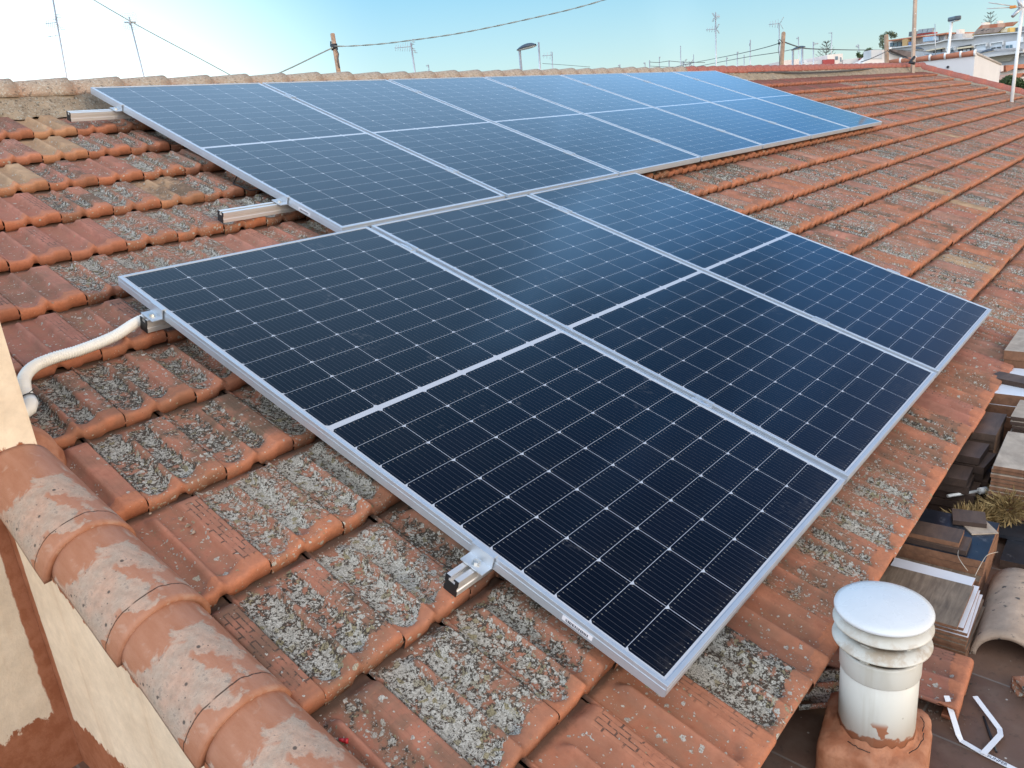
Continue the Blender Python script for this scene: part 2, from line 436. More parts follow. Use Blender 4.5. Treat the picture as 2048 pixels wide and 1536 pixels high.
def ridgecap_material(name, redder):
    t = NT(name); co = t.obj()
    n1 = t.noise(co, 4, 5, 0.6); n2 = t.noise(co, 40, 5, 0.65)
    a, b = ((0.42, 0.125, 0.085), (0.33, 0.10, 0.07)) if redder else ((0.36, 0.225, 0.155), (0.36, 0.285, 0.215))
    c = t.mix(t.mr(n1, 0.35, 0.65), a, b)
    c = t.mix(1.0, c, t.mr(n2, 0.3, 0.7, 0.75, 1.2, False), 'MULTIPLY')
    c = t.mix(t.mul(t.mr(n2, 0.56, 0.64), 0.4 if redder else 0.7), c, (0.12, 0.10, 0.08))
    n3 = t.noise(co, 75, 4, 0.7)
    c = t.mix(t.mul(t.mr(n3, 0.55, 0.61), 0.3 if redder else 0.75), c, (0.46, 0.45, 0.39)); c = t.mix(t.mul(t.mr(t.noise(co, 60, 4, .7), 0.58, 0.63), 0.3 if redder else 0.7), c, (0.07, 0.06, 0.05))
    t.set(Base_Color=c, Roughness=0.88); t.bump(t.add(n2, n3), 0.5, 0.005)
    return t.mat
M_RIDGE = ridgecap_material('ridge_cap_clay', False)
M_RIDGE_RED = ridgecap_material('verge_cap_clay', True)

# ------------------------------------------------------------------ the tiled house
house = empty('tiled_house')
tag(house, 'low house whose weathered orange interlocking tile roof carries all the solar panels', 'house')
roof = ROOF                                                  # parts below are rotated with the slope
EXP, TW, SH = 0.368, 0.2215, 0.0372
def nose_w(k): return -2.48 + EXP * k
def joint0(k): return (-0.282 if k % 2 == 0 else -0.384) + 0.0137 * k
OVR = {}
for k, u, a, b, c in [
    (10, .299, .95, .12, .3), (10, .519, .5, .55, .9), (10, .744, .45, .15, .3), (10, .975, .3, .8, .5), (10, .08, .5, .2, .4),
    (11, .439, .6, .3, .4), (11, .657, .94, .15, .3), (11, .875, .5, .75, .5), (11, 1.097, .5, .7, .9), (11, .22, .6, .3, .4),
    (12, .557, .8, .35, .5), (12, .762, .94, .1, .2), (12, .98, .5, .5, .5), (12, .34, .96, .3, .4),
    (9, .163, .45, .05, .1), (9, .382, .3, .62, 1.), (9, .622, .25, .8, .6), (9, .854, .93, .25, .9), (9, 1.064, .3, .75, .8), (9, -.06, .5, .1, .3),
    (8, .047, .5, .08, .25), (8, .262, .48, .05, .2), (8, .495, .3, .85, .4), (8, .72, .3, .85, .5), (8, -.17, .5, .1, .3),
    (7, -.085, .55, .16, .55), (7, .137, .3, .82, .6), (7, .36, .3, .85, .4), (7, .58, .3, .85, .4), (7, -.31, .5, .2, .4),
    (6, -.208, .5, .08, .2), (6, .013, .4, .25, .5), (6, .235, .4, .5, .9), (6, -.43, .5, .1, .2),
    (5, -.328, .35, .80, 1.), (5, -.096, .35, .72, 1.), (5, .126, .4, .7, .8), (5, .35, .4, .6, .9),
    (4, -.457, .35, .15, .3), (4, -.235, .3, .85, 1.), (4, .001, .3, .58, 1.), (4, .22, .3, .7, .9),
    (3, -.342, .3, .16, .25), (3, -.123, .3, 1.0, .35), (3, .10, .3, .95, .5), (3, .32, .3, .9, .8),
    (2, -.477, .3, .3, .8), (2, -.255, .3, .88, .8), (2, -.033, .28, 1.0, .4), (2, .19, .25, .6, 1.),
    (1, -.37, .3, .5, .7), (1, -.15, .28, .95, .6), (1, .07, .25, .9, .7), (1, .29, .25, .6, 1.),
    (0, -.28, .1, .6, .5), (0, -.06, .12, .1, .1), (0, .16, .1, .16, .2), (0, .385, .3, 1.0, 1.), (0, .60, .12, .14, .3), (0, .83, .2, .45, .6), (0, 1.05, .2, .75, .5), (0, 1.27, .25, .85, .3), (0, 1.49, .3, .9, .3),
    (0, 1.71, .2, .45, .5), (0, 1.93, .15, .4, .6), (0, 2.15, .2, .55, .8), (0, 2.38, .5, .05, .1), (0, 2.6, .15, .2, .4), (0, 2.82, .2, .35, .6), (0, 3.04, .5, .1, .2)]:
    OVR[(k, round((u - joint0(k)) / TW))] = (a, b, c)

S_FULL = np.array([0, .012, .03, .045, .06, .085, .12, .18, .24, .29, .325, .35, .37, .39, .41, .43, .45, .475, .51, .56, .62, .67, .70, .72, .735, .76, .82, .88, .93, .955, .966, .974, .980, 1.0])
T_FULL = np.array([-.09, 0, .03, .06, .09, .12, .15, .18, .24, .32, .42, .52, .62, .70, .76, .80, .825, .85, .87, .89, .91, .93, .945, .96, .972])
S_MID = np.array([0, .03, .07, .13, .20, .27, .325, .385, .41, .475, .56, .66, .735, .85, .95, .968, .98, 1.0])
T_MID = np.array([-.09, .02, .08, .15, .35, .6, .78, .86, .90, .94, .972])
S_LOW = np.array([0, .05, .08, .30, .37, .43, .49, .68, .73, .95, .975, 1.0])
T_LOW = np.array([-.09, .08, .2, .8, .92, .972])
def sst(a, b, x):
    t = np.clip((x - a) / (b - a), 0, 1); return t * t * (3 - 2 * t)
def tile_height(s, t):
    """relief of one tile in millimetres over its plane; s across, t down the slope"""
    rim = 9 * (1 - sst(.030, .075, s)) * sst(.002, .010, s)
    ribm = sst(.315, .385, s) * (1 - sst(.410, .480, s))
    rib = 25 * ribm * sst(.07, .17, t)
    ribbon = 23 * sst(.665, .735, s) * (1 - sst(.962, .976, s)) * sst(.02, .11, t)
    pan = -5.0 * np.exp(-((s - .19) / .10) ** 2) - 5.0 * np.exp(-((s - .565) / .075) ** 2)
    te1 = .958 - .06 * ((s - .19) / .14) ** 2
    te2 = .912 - .08 * ((s - .565) / .11) ** 2
    te = np.where(s < .40, te1, te2)
    te = np.where((s > .335) & (s < .47), .90, te)
    te = np.maximum(te, .875)
    lift = sst(-.035, .018, t - te)
    h = np.maximum(np.maximum(rim, rib), np.maximum(ribbon, pan))
    lip = 8.0 + 14 * sst(.29, .385, s) * (1 - sst(.41, .50, s)) + 12 * sst(.63, .735, s) + 4.5 * sst(.46, .56, s) * (1 - sst(.60, .70, s))
    h = np.maximum(h, lip * lift + h * (1 - lift))
    gap = sst(.972, .980, s)
    return h * (1 - gap) - 13 * gap, lift
def bottom_n(s):
    return -0.1460 + 0.022 * sst(.31, .37, s) * (1 - sst(.44, .52, s)) + 0.004 * sst(.46, .56, s) + 0.008 * sst(.66, .74, s) + .01 * sst(.972, .985, s)

VV, FF, A1, A2, A3 = [], [], [], [], []
nv = 0
def emit_tile(k, j, rng):
    global nv
    uR = joint0(k) + j * TW; wN = nose_w(k)
    d = math.hypot(uR + 1.2, wN + 2.5)
    sA, tA = (S_FULL, T_FULL) if d < 5.0 else (S_MID, T_MID)
    s, t = np.meshgrid(sA, tA)
    h, lf = tile_height(s, t); h = h * .001
    hn = np.clip(h / .024, 0, 1)
    dn, dw, du = rng.uniform(-.0015, .002), rng.uniform(-.004, .004), rng.uniform(-.0012, .0012)
    yaw, roll = rng.uniform(-.006, .006), rng.uniform(-.008, .008)
    n = -.143 + .030 * t + h + dn + (s - .5) * TW * roll
    w = wN + (1 - t) * EXP + dw + (s - .5) * TW * yaw
    rows_s, rows_t, rows_n, rows_w, rows_h, rows_l = [s], [t], [n], [w], [hn], [lf]
    top = n[-1]; s1 = sA
    bn = bottom_n(s1) + dn
    for tt, dr in ((.988, .0012), (.9985, .0050), (1.002, .0120)):
        rows_s.append(s1[None]); rows_t.append(np.full((1, len(s1)), tt)); rows_h.append(hn[-1:]); rows_l.append(np.ones((1, len(s1))))
        rows_n.append(np.maximum(top - dr, bn + .004)[None]); rows_w.append((wN + (1 - tt) * EXP + dw + (s1 - .5) * TW * yaw)[None])
    for tt, kk in ((1.0, 0.0), (.90, 0.0)):
        rows_s.append(s1[None]); rows_t.append(np.full((1, len(s1)), tt)); rows_h.append(hn[-1:]); rows_l.append(np.ones((1, len(s1))))
        rows_n.append((bn + kk)[None]); rows_w.append((wN + (1 - tt) * EXP + dw + (s1 - .5) * TW * yaw)[None])
    s = np.concatenate(rows_s); t = np.concatenate(rows_t); n = np.concatenate(rows_n); w = np.concatenate(rows_w); hn = np.concatenate(rows_h); A3.append(np.concatenate(rows_l).reshape(-1))
    u = uR - (1 - s) * TW + SH * (w - wN) + du
    u = np.clip(u, -.66, 20.0)
    ns, nt = s.shape[1], s.shape[0]
    P = np.stack([u, w, n], -1).reshape(-1, 3)
    idx = np.arange(ns * nt).reshape(nt, ns)
    f = np.stack([idx[:-1, :-1], idx[1:, :-1], idx[1:, 1:], idx[:-1, 1:]], -1).reshape(-1, 4) + nv
    VV.append(P); FF.append(f); nv += len(P)
    A1.append(np.stack([s, np.minimum(t, 1.0), hn], -1).reshape(-1, 3))
    if (k, j) in OVR: r = OVR[(k, j)]
    else:
        far = min(max((uR - 2) / 4, 0), 1)
        r1 = rng.choice([.05, .2, .3, .45, .55, .72]) + rng.uniform(-.05, .05)
        x = rng.random()
        if x > .975: r1 = rng.choice([.86, .95, .97])
        L = rng.random()
        L = (.10 + L * .5) if L < .20 else (.62 + .38 * rng.random())
        if k == 12 and uR > 8.5 or (k == 11 and 8 < uR < 13): r1, L = .86, .1
        r = (r1, L, rng.random())
    A2.append(np.tile(np.array(r, float), (len(P), 1)))
_rng = np.random.default_rng(11)
for k in range(0, 13):
    for j in range(-3, 96):
        uR = joint0(k) + j * TW
        if uR < -.60 or uR - TW > 19.98: continue
        emit_tile(k, j, _rng)
V, Fc = np.concatenate(VV), np.concatenate(FF)
me = bpy.data.meshes.new('roof_tiles')
me.vertices.add(len(V)); me.vertices.foreach_set('co', V.astype('f4').ravel())
me.loops.add(Fc.size); me.loops.foreach_set('vertex_index', Fc.astype('i4').ravel())
me.polygons.add(len(Fc)); me.polygons.foreach_set('loop_start', np.arange(0, Fc.size, 4, dtype='i4'))
me.polygons.foreach_set('loop_total', np.full(len(Fc), 4, 'i4'))
me.polygons.foreach_set('use_smooth', np.ones(len(Fc), bool))
for nm, A in (('tuv', A1), ('trnd', A2)):
    at = me.attributes.new(nm, 'FLOAT_VECTOR', 'POINT'); at.data.foreach_set('vector', np.concatenate(A).astype('f4').ravel())
at = me.attributes.new('lift', 'FLOAT', 'POINT'); at.data.foreach_set('value', np.concatenate(A3).astype('f4'))
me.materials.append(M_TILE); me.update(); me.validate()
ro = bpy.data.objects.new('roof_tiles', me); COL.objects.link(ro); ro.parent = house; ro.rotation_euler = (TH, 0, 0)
del VV, FF, A1, A2

def barrel(name, L, r0, r1, thick, mat, parent, matrix, seg=20, nl=10, arc=PI, wave=0.0):
    """half round clay tile along local +Y (from upper end 0 to lip L), hollow, with 'tuv' coords"""
    vs, fs, tv = [], [], []
    for side in (0, 1):
        for i in range(nl + 1):
            t = i / nl; R = r0 + (r1 - r0) * t
            for k in range(seg + 1):
                a = PI / 2 - arc / 2 + arc * k / seg
                rr = (R - thick * side) * (1 + wave * math.sin(t * 9 + k * .7))
                vs.append((math.cos(a) * rr, t * L, math.sin(a) * rr)); tv.append((1 - k / seg, t, 0))
    n1 = (nl + 1) * (seg + 1)
    for side in (0, 1):
        for i in range(nl):
            for k in range(seg):
                a = side * n1 + i * (seg + 1) + k
                q = (a, a + seg + 1, a + seg + 2, a + 1)
                fs.append(q if side == 0 else q[::-1])
    for i in (0, nl):
        for k in range(seg):
            a = i * (seg + 1) + k; q = (a, a + 1, n1 + a + 1, n1 + a); fs.append(q if i == 0 else q[::-1])
    for k in (0, seg):
        for i in range(nl):
            a = i * (seg + 1) + k; q = (a, a + seg + 1, n1 + a + seg + 1, n1 + a); fs.append(q if k == 0 else q[::-1])
    me = bpy.data.meshes.new(name); me.from_pydata(vs, [], fs)
    at = me.attributes.new('tuv', 'FLOAT_VECTOR', 'POINT'); at.data.foreach_set('vector', np.array(tv, 'f4').ravel())
    me.polygons.foreach_set('use_smooth', [True] * len(fs)); me.materials.append(mat); me.update()
    bm = bmesh.new(); bm.from_mesh(me); bmesh.ops.recalc_face_normals(bm, faces=bm.faces[:]); bm.to_mesh(me); bm.free()
    for e in me.edges: pass
    o = bpy.data.objects.new(name, me); COL.objects.link(o)
    if parent: o.parent = parent
    o.matrix_basis = matrix
    return o
# ridge caps: along +u
Rz = Matrix.Rotation(-PI / 2, 4, 'Z')
rp = uwn(0, 2.47, -0.075)
first = None
NR = 69
for i in range(NR):
    u0 = -0.60 + i * 0.303
    mtx = Matrix.Translation(Vector((u0, rp.y, rp.z + rnd.uniform(-.004, .004)))) @ Matrix.Rotation(rnd.uniform(-.02, .02), 4, 'Z') @ Rz
    if first is None or i == 30:
        first = barrel('ridge_cap', 0.36, 0.086, 0.108, 0.014, M_RIDGE if i < 30 else M_RIDGE_RED, house, mtx, seg=14, nl=5)
    else:
        o = first.copy(); COL.objects.link(o); o.parent = house; o.matrix_basis = mtx
# ridge mortar bed, lumpy
b = MB(); nu = 420
for side in (-1, 1):
    vs, fs = [], []
    prof = [(0.215, -0.128), (0.19, -0.104), (0.14, -0.085), (0.09, -0.045), (0.0, -0.02)]
    for i in range(nu + 1):
        u = -0.62 + 20.55 * i / nu
        for q, (dw, n) in enumerate(prof):
            ww = dw + (rnd.uniform(-.018, .018) if q < 3 else 0)
            p = uwn(u, 2.47 - ww, n + rnd.uniform(-.006, .006))
            if side == 1: p.y = 2 * rp.y - p.y
            vs.append(p)
    for i in range(nu):
        for q in range(4):
            a = i * 5 + q; f = (a, a + 5, a + 6, a + 1); fs.append(f if side == -1 else f[::-1])
    b.add(vs, fs, 0, True)
b.build('ridge_mortar', M_MORTAR, house)
# back slope and the body of the house
b = MB()
zr = rp.z
b.prism([(-rp.y - 2.35, -1.0), (-rp.y, zr - .03), (-rp.y, zr - .14), (-rp.y - 2.35, -1.12)], -0.66, 20.0,
        Matrix(((0, 0, 1, 0), (-1, 0, 0, 0), (0, 1, 0, 0), (0, 0, 0, 1))))
b.build('back_slope', M_TILE_LOOSE, house)
# verge caps at the near gable
capA = None
for i in range(6):
    wl_ = -1.10 - 0.302 * i
    p = uwn(-0.632, wl_ + 0.385, -0.118 + .004)
    # local +Y must run down the slope
    mtx = Matrix.Translation(p) @ Matrix.Rotation(TH + .018, 4, 'X') @ Matrix.Rotation(PI + (.01 if i % 2 else -.008), 4, 'Z')
    barrel('verge_cap', 0.385, 0.088, 0.106, 0.016, M_CAP, house, mtx, seg=30, nl=26, arc=PI * 1.04, wave=0.006)
# verge caps at the far gable
far0 = None
for i in range(14):
    wl_ = 2.45 - 0.37 * (i + 1)
    p = uwn(20.0, wl_ + 0.45, -0.10)
    mtx = Matrix.Translation(p) @ Matrix.Rotation(TH + .012, 4, 'X') @ Matrix.Rotation(PI, 4, 'Z')
    if far0 is None: far0 = barrel('verge_cap', 0.45, 0.12, 0.135, 0.02, M_RIDGE_RED, house, mtx, seg=12, nl=4)
    else:
        o = far0.copy(); COL.objects.link(o); o.parent = house; o.matrix_basis = mtx
b = MB()
vs, fs = [], []
nw = 90
for i in range(nw + 1):
    w = 2.5 - 5.0 * i / nw
    for (u, n) in ((19.72 + rnd.uniform(-.03, .03), -0.128), (19.82, -0.09), (20.0, -0.06)):
        vs.append(uwn(u, w, n + rnd.uniform(-.008, .008)))
for i in range(nw):
    for q in range(2):
        a = i * 3 + q; fs.append((a, a + 3, a + 4, a + 1))
b.add(vs, fs, 0, True)
b.build('verge_mortar', M_MORTAR, house)
# ------------------------------------------------------------------ roof deck, walls of the house
def painted_wall(name, mode):
    """cream render with a ragged coat of terracotta paint along edges, base and corner"""
    t = NT(name); co = t.obj(); x, y, z = t.sep(co)[0:3]
    n1 = t.noise(co, 5, 4, 0.6); n2 = t.noise(co, 28, 5, 0.65); n3 = t.noise(co, 160, 3)
    cream = t.mix(t.mr(n1, 0.35, 0.68), (0.72, 0.60, 0.45), (0.64, 0.52, 0.38))
    streak = t.noise(t.mapping(co, (14, 14, 1.2)), 1.0, 4, 0.6)
    cream = t.mix(t.mul(t.mr(streak, 0.52, 0.75), 0.5), cream, (0.50, 0.35, 0.22))
    cream = t.mix(1.0, cream, t.mr(n2, 0.3, 0.7, 0.9, 1.08, False), 'MULTIPLY')
    rag = t.add(t.mul(t.sub(n2, 0.5), 0.055), t.mul(t.sub(t.noise(t.mapping(co, (1, 1, 0.35)), 45, 4, 0.6), 0.5), 0.06))
    base = t.mr(t.sub(t.add(z, rag), -1.035 if mode == 'gable' else -1.015), 0.004, -0.004)
    if mode == 'gable':
        nrm = t.add(t.mul(y, -math.sin(TH)), t.mul(z, math.cos(TH)))
        edge = t.mr(t.sub(t.add(nrm, t.mul(rag, 1.3)), -0.205), -0.004, 0.004)
        corner = t.mr(t.sub(t.add(y, t.mul(rag, 0.25)), -0.70), -0.003, 0.003)
        paint = t.math('MAXIMUM', t.math('MAXIMUM', base, edge), corner)
    else:
        corner = t.mr(t.sub(t.add(x, t.mul(rag, 0.25)), -0.732), -0.003, 0.003)
        corner = t.mul(corner, t.mr(z, -0.33, -0.34))
        dx = t.math('POWER', t.math('ABSOLUTE', t.add(x, 0.64)), 2.0); dz = t.math('POWER', t.math('ABSOLUTE', t.add(z, 0.375)), 2.0)
        blob = t.mr(t.add(t.math('SQRT', t.add(dx, dz)), rag), 0.108, 0.100)
        paint = t.math('MAXIMUM', t.math('MAXIMUM', base, corner), blob)
    pc = t.mix(t.mr(n2, 0.35, 0.65), (0.27, 0.095, 0.043), (0.34, 0.135, 0.07))
    c = t.mix(paint, cream, pc)
    t.set(Base_Color=c, Roughness=t.mr(paint, 0, 1, 0.9, 0.7, False))
    t.bsdf.inputs['Specular IOR Level'].default_value = 0.25
    t.bump(t.add(t.add(n2, t.mul(n3, 0.6)), t.mul(paint, 0.5)), 0.35, 0.004)
    return t.mat
M_GABLE = painted_wall('gable_render', 'gable')
M_PILLAR = painted_wall('pillar_render', 'pillar')
FLOOR = -1.2
b = MB()
# gable wall as a prism in (Y,Z), extruded over X
def yz(w, n): p = uwn(0, w, n); return (p.y, p.z)
g0, g1 = yz(-2.40, -0.150), yz(2.47, -0.150)
YZX = Matrix(((0, 0, 1, 0), (1, 0, 0, 0), (0, 1, 0, 0), (0, 0, 0, 1)))
b.prism([(g0[0], FLOOR - .02), (g1[0], FLOOR - .02), g1, g0], -0.70, -0.52, YZX)
b.build('gable_wall', M_GABLE, house)
M_DECK = simple('dark_underlay', (0.05, 0.035, 0.025), 0.9)
b = MB()
d0, d1 = yz(-2.44, -0.196), yz(2.47, -0.180)
b.prism([d0, d1, (d1[0], d1[1] - .05), (d0[0], d0[1] - .05)], -0.515, 19.95, YZX)
b.build('roof_deck', M_DECK, house)
b = MB()
b.box((-0.515, -2.05, FLOOR - .02), (19.95, -1.9, -0.93))
b.box((19.75, -1.895, -4.0), (19.95, 4.5, -0.8))
b.build('eave_wall', simple('eave_render', (0.42, 0.30, 0.21), 0.9, bump=0.3), house)

pil = empty('rendered_pillar', (-0.58, -0.66, FLOOR)); pil.location = (0, 0, 0)
pil['kind'] = 'thing'
tag(pil, 'cream rendered pillar with terracotta painted base in the near left corner beside the barrel tiles', 'pillar')
b = MB()
b.box((-2.4, -0.66, FLOOR - .02), (-0.7005, -0.30, 0.62))
b.box((-0.7005, -0.66, -0.40), (-0.58, -0.30, 0.62))
b.build('pillar_body', M_PILLAR, pil)
M_PAINT = None
t = NT('terracotta_mortar'); co = t.obj()
n1 = t.noise(co, 18, 5, 0.6); n2 = t.noise(co, 90, 4, 0.65)
c = t.mix(t.mr(n1, 0.35, 0.65), (0.31, 0.115, 0.055), (0.42, 0.19, 0.105))
c = t.mix(t.mul(t.mr(t.noise(co, 9, 4), 0.55, 0.7), 0.5), c, (0.46, 0.28, 0.2))
t.set(Base_Color=c, Roughness=0.75); t.bsdf.inputs['Specular IOR Level'].default_value = 0.3
t.bump(t.add(n1, t.mul(n2, 0.6)), 0.5, 0.006)
M_PAINT = t.mat
# mortar collar where the first barrel tile meets the pillar
b = MB(); vs, fs = [], []
c0 = uwn(-0.632, -0.735, -0.118)
for i, (rr, dy) in enumerate(((0.125, 0.03), (0.122, -0.004), (0.114, -0.022), (0.103, -0.045), (0.094, -0.075))):
    for k in range(25):
        a = -0.25 + (PI + 0.5) * k / 24
        q = rr + rnd.uniform(-.003, .003)
        vs.append(c0 + Vector((math.cos(a) * q, dy + rnd.uniform(-.004, .004) + .045, math.sin(a) * q + dy * 0.36)))
for i in range(4):
    for k in range(24):
        a = i * 25 + k; fs.append((a, a + 1, a + 26, a + 25))
b.add(vs, fs, 0, True)
b.build('mortar_flashing', M_PAINT, pil)

# ------------------------------------------------------------------ solar panels
PW, PL, GAP = 1.134, 2.258, 0.027
STEP = PW + GAP
t = NT('anodised_aluminium'); co = t.obj()
br = t.noise(t.mapping(co, (3, 3, 3)), 8, 3)
t.set(Base_Color=(0.56, 0.61, 0.66), Metallic=0.65, Roughness=t.mr(br, 0.3, 0.7, 0.40, 0.52, False))
M_ALU = t.mat
t = NT('mill_aluminium'); co = t.obj()
st_ = t.noise(t.mapping(co, (0.5, 60, 60)), 6, 3)
t.set(Base_Color=(0.80, 0.78, 0.75), Metallic=0.65, Roughness=t.mr(st_, 0.3, 0.7, 0.30, 0.46, False))
M_RAIL = t.mat
M_BLACKP = simple('black_plastic', (0.012, 0.012, 0.013), 0.5)
M_STEEL = simple('stainless_steel', (0.62, 0.61, 0.58), 0.28, metal=1.0, var=0.05)
M_STICK = simple('sticker_white', (0.72, 0.71, 0.73), 0.5, var=0.03)
M_INK = simple('printed_ink', (0.05, 0.05, 0.07), 0.6, var=0.02)

def cell_material():
    t = NT('solar_cells'); co = t.obj(); x, yy, _ = t.sep(co)[0:3]
    y = t.mul(yy, -1.0)
    CX, CY, X0, Y0, Y1 = 0.18317, 0.1003, 0.0175, 0.0125, 1.1355
    qx = t.math('DIVIDE', t.sub(x, X0), CX)
    lower = t.math('GREATER_THAN', y, (Y0 + 11 * CY + Y1) / 2)
    ysh = t.sub(t.sub(y, Y0), t.mul(lower, Y1 - Y0))
    qy = t.math('DIVIDE', ysh, CY)
    inx = t.mul(t.math('GREATER_THAN', qx, 0.0), t.math('LESS_THAN', qx, 6.0))
    iny = t.mul(t.math('GREATER_THAN', qy, 0.0), t.math('LESS_THAN', qy, 11.0))
    fx = t.mul(t.math('FRACT', qx), CX); fy = t.mul(t.math('FRACT', qy), CY)
    ex = t.math('MINIMUM', fx, t.sub(CX, fx))
    ey = t.math('MINIMUM', fy, t.sub(CY, fy))
    gx = t.math('GREATER_THAN', ex, 0.00075); gy = t.math('GREATER_THAN', ey, 0.0006)
    # each half cell has two clipped corners, on the side that faces the middle band
    fch = t.add(t.mul(lower, fy), t.mul(t.sub(1.0, lower), t.sub(CY, fy)))
    ch = t.math('GREATER_THAN', t.add(ex, fch), 0.0095)
    cell = t.mul(t.mul(t.mul(inx, iny), t.mul(gx, gy)), ch)
    # busbar wires and solder pads
    bb = t.math('FRACT', t.mul(qx, 11.0)); bd = t.math('ABSOLUTE', t.sub(bb, 0.5))
    wire = t.mul(t.math('LESS_THAN', bd, 0.030), t.math('GREATER_THAN', ey, 0.003))
    pad = t.mul(t.math('LESS_THAN', bd, 0.085), t.math('LESS_THAN', t.math('ABSOLUTE', t.sub(ey, 0.009)), 0.0016))
    cc = t.new('ShaderNodeCombineXYZ'); t.put(cc.inputs[0], t.math('FLOOR', qx)); t.put(cc.inputs[1], t.math('FLOOR', qy)); t.put(cc.inputs[2], lower)
    oi = t.new('ShaderNodeObjectInfo')
    wnz = t.new('ShaderNodeTexWhiteNoise'); t.put(wnz.inputs['Vector'], t.vmath('ADD', cc.outputs[0], oi.outputs['Location']))
    rv = wnz.outputs['Value']
    ccol = t.mix(rv, (0.0018, 0.0028, 0.0070), (0.0028, 0.0036, 0.0085))
    ccol = t.mix(wire, ccol, (0.045, 0.045, 0.05))
    ccol = t.mix(t.mul(pad, 0.8), ccol, (0.16, 0.15, 0.13))
    col = t.mix(cell, (0.40, 0.43, 0.48), ccol)
    # label window printed on the lower edge strip
    dust = t.noise(co, 3.0, 5, 0.6); fine = t.noise(co, 45, 3, 0.6)
    col = t.mix(t.mr(dust, 0.48, 0.75, 0.0, 0.006), col, (0.45, 0.42, 0.38))
    sm = t.mul(t.mr(t.noise(co, 8, 3, 0.5, 1.2), 0.64, 0.72), t.mr(fine, 0.45, 0.6))
    col = t.mix(t.mul(sm, 0.05), col, (0.5, 0.5, 0.5))
    low = t.mul(t.mr(t.add(y, t.mul(t.sub(dust, .5), .05)), 2.17, 2.25), t.mr(fine, .35, .7))
    col = t.mix(t.mul(low, 0.035), col, (0.40, 0.34, 0.27))
    t.set(Base_Color=col, Roughness=t.mr(dust, 0.3, 0.7, 0.05, 0.09, False), IOR=1.34)
    t.bsdf.inputs['Specular IOR Level'].default_value = 0.5
    return t.mat
M_CELL = cell_material()

def make_panel():
    root = empty('solar_panel')
    b = MB(); L, H = 0.011, 0.035
    for lo, hi in (((0, -PL, -H), (L, 0, 0)), ((PW - L, -PL, -H), (PW, 0, 0)), ((L, -L, -H), (PW - L, 0, 0)), ((L, -PL, -H), (PW - L, -PL + L, 0))):
        b.box(lo, hi, bev=0.0012)
    # drip line along the outer faces
    b.box((-0.0012, -PL + .002, -0.0355), (0.0008, -.002, -0.0125)); b.box((PW - .0008, -PL + .002, -0.0355), (PW + 0.0012, -.002, -0.0125))
    b.box((.002, -PL - 0.0012, -0.0355), (PW - .002, -PL + 0.0008, -0.0125)); b.box((.002, -0.0008, -0.0355), (PW - .002, 0.0012, -0.0125))
    b.build('frame', M_ALU, root)
    b = MB(); b.box((L, -PL + L, -0.0065), (PW - L, -L, -0.0022))
    b.build('cell_glass', M_CELL, root)
    b = MB(); b.box((0.50, -1.18, -0.030), (0.62, -1.10, -0.0075), bev=0.003)
    b.build('junction_box', M_BLACKP, root)
    return root
def barcode_sticker(root, y, length):
    b = MB(); b.box((-0.0018, y - length, -0.0285), (-0.0012, y, -0.0145))
    o = b.build('sticker', M_STICK, root)
    b = MB(); q = y - length * .12
    r_ = random.Random(3)
    while q > y - length * .88:
        wd = r_.choice((.0012, .002, .003)); b.box((-0.0022, q - wd, -0.0265), (-0.00185, q, -0.019)); q -= wd + r_.choice((.0012, .002))
    b.build('barcode', M_INK, o)
panel0 = make_panel()
front_lab = ['front row solar panel nearest the camera with a barcode sticker on its left frame edge',
             'middle solar panel of the front row of three',
             'right end solar panel of the front row of three, beside bare roof tiles']
back_lab = ['leftmost solar panel of the back row of seven, two rail ends sticking out beside it',
            'second solar panel from the left in the back row of seven',
            'third solar panel from the left in the back row of seven',
            'fourth, middle solar panel of the back row of seven',
            'third solar panel from the right in the back row of seven',
            'second solar panel from the right in the back row of seven',
            'farthest solar panel at the right end of the back row of seven']
TILT2 = TH + 0.0102
front = []
for i in range(3):
    o = panel0 if i == 0 else copy_tree(panel0)
    o.location = uwn(i * STEP, 0, 0); o.rotation_euler = (TH, 0, 0)
    tag(o, front_lab[i], 'solar panel', 'solar panels in two rows on the roof'); front.append(o)
for i in range(7):
    o = copy_tree(panel0)
    o.location = uwn(1.0254 + i * STEP, 0.0405 + PL * math.cos(0.0102), -0.0047 + PL * math.sin(0.0102)); o.rotation_euler = (TILT2, 0, 0)
    tag(o, back_lab[i], 'solar panel', 'solar panels in two rows on the roof')
    if i == 0: backA = o
barcode_sticker(front[0], -1.982, 0.085)
barcode_sticker(backA, -1.95, 0.085)
# printed strip and serial text on the near panel's lower margin
b = MB()
b.box((0.045, -PL + 0.0125, -0.0022), (1.10, -PL + 0.0132, -0.0017))
b.build('margin_line', simple('margin_grey', (0.25, 0.30, 0.38), 0.5), front[0])

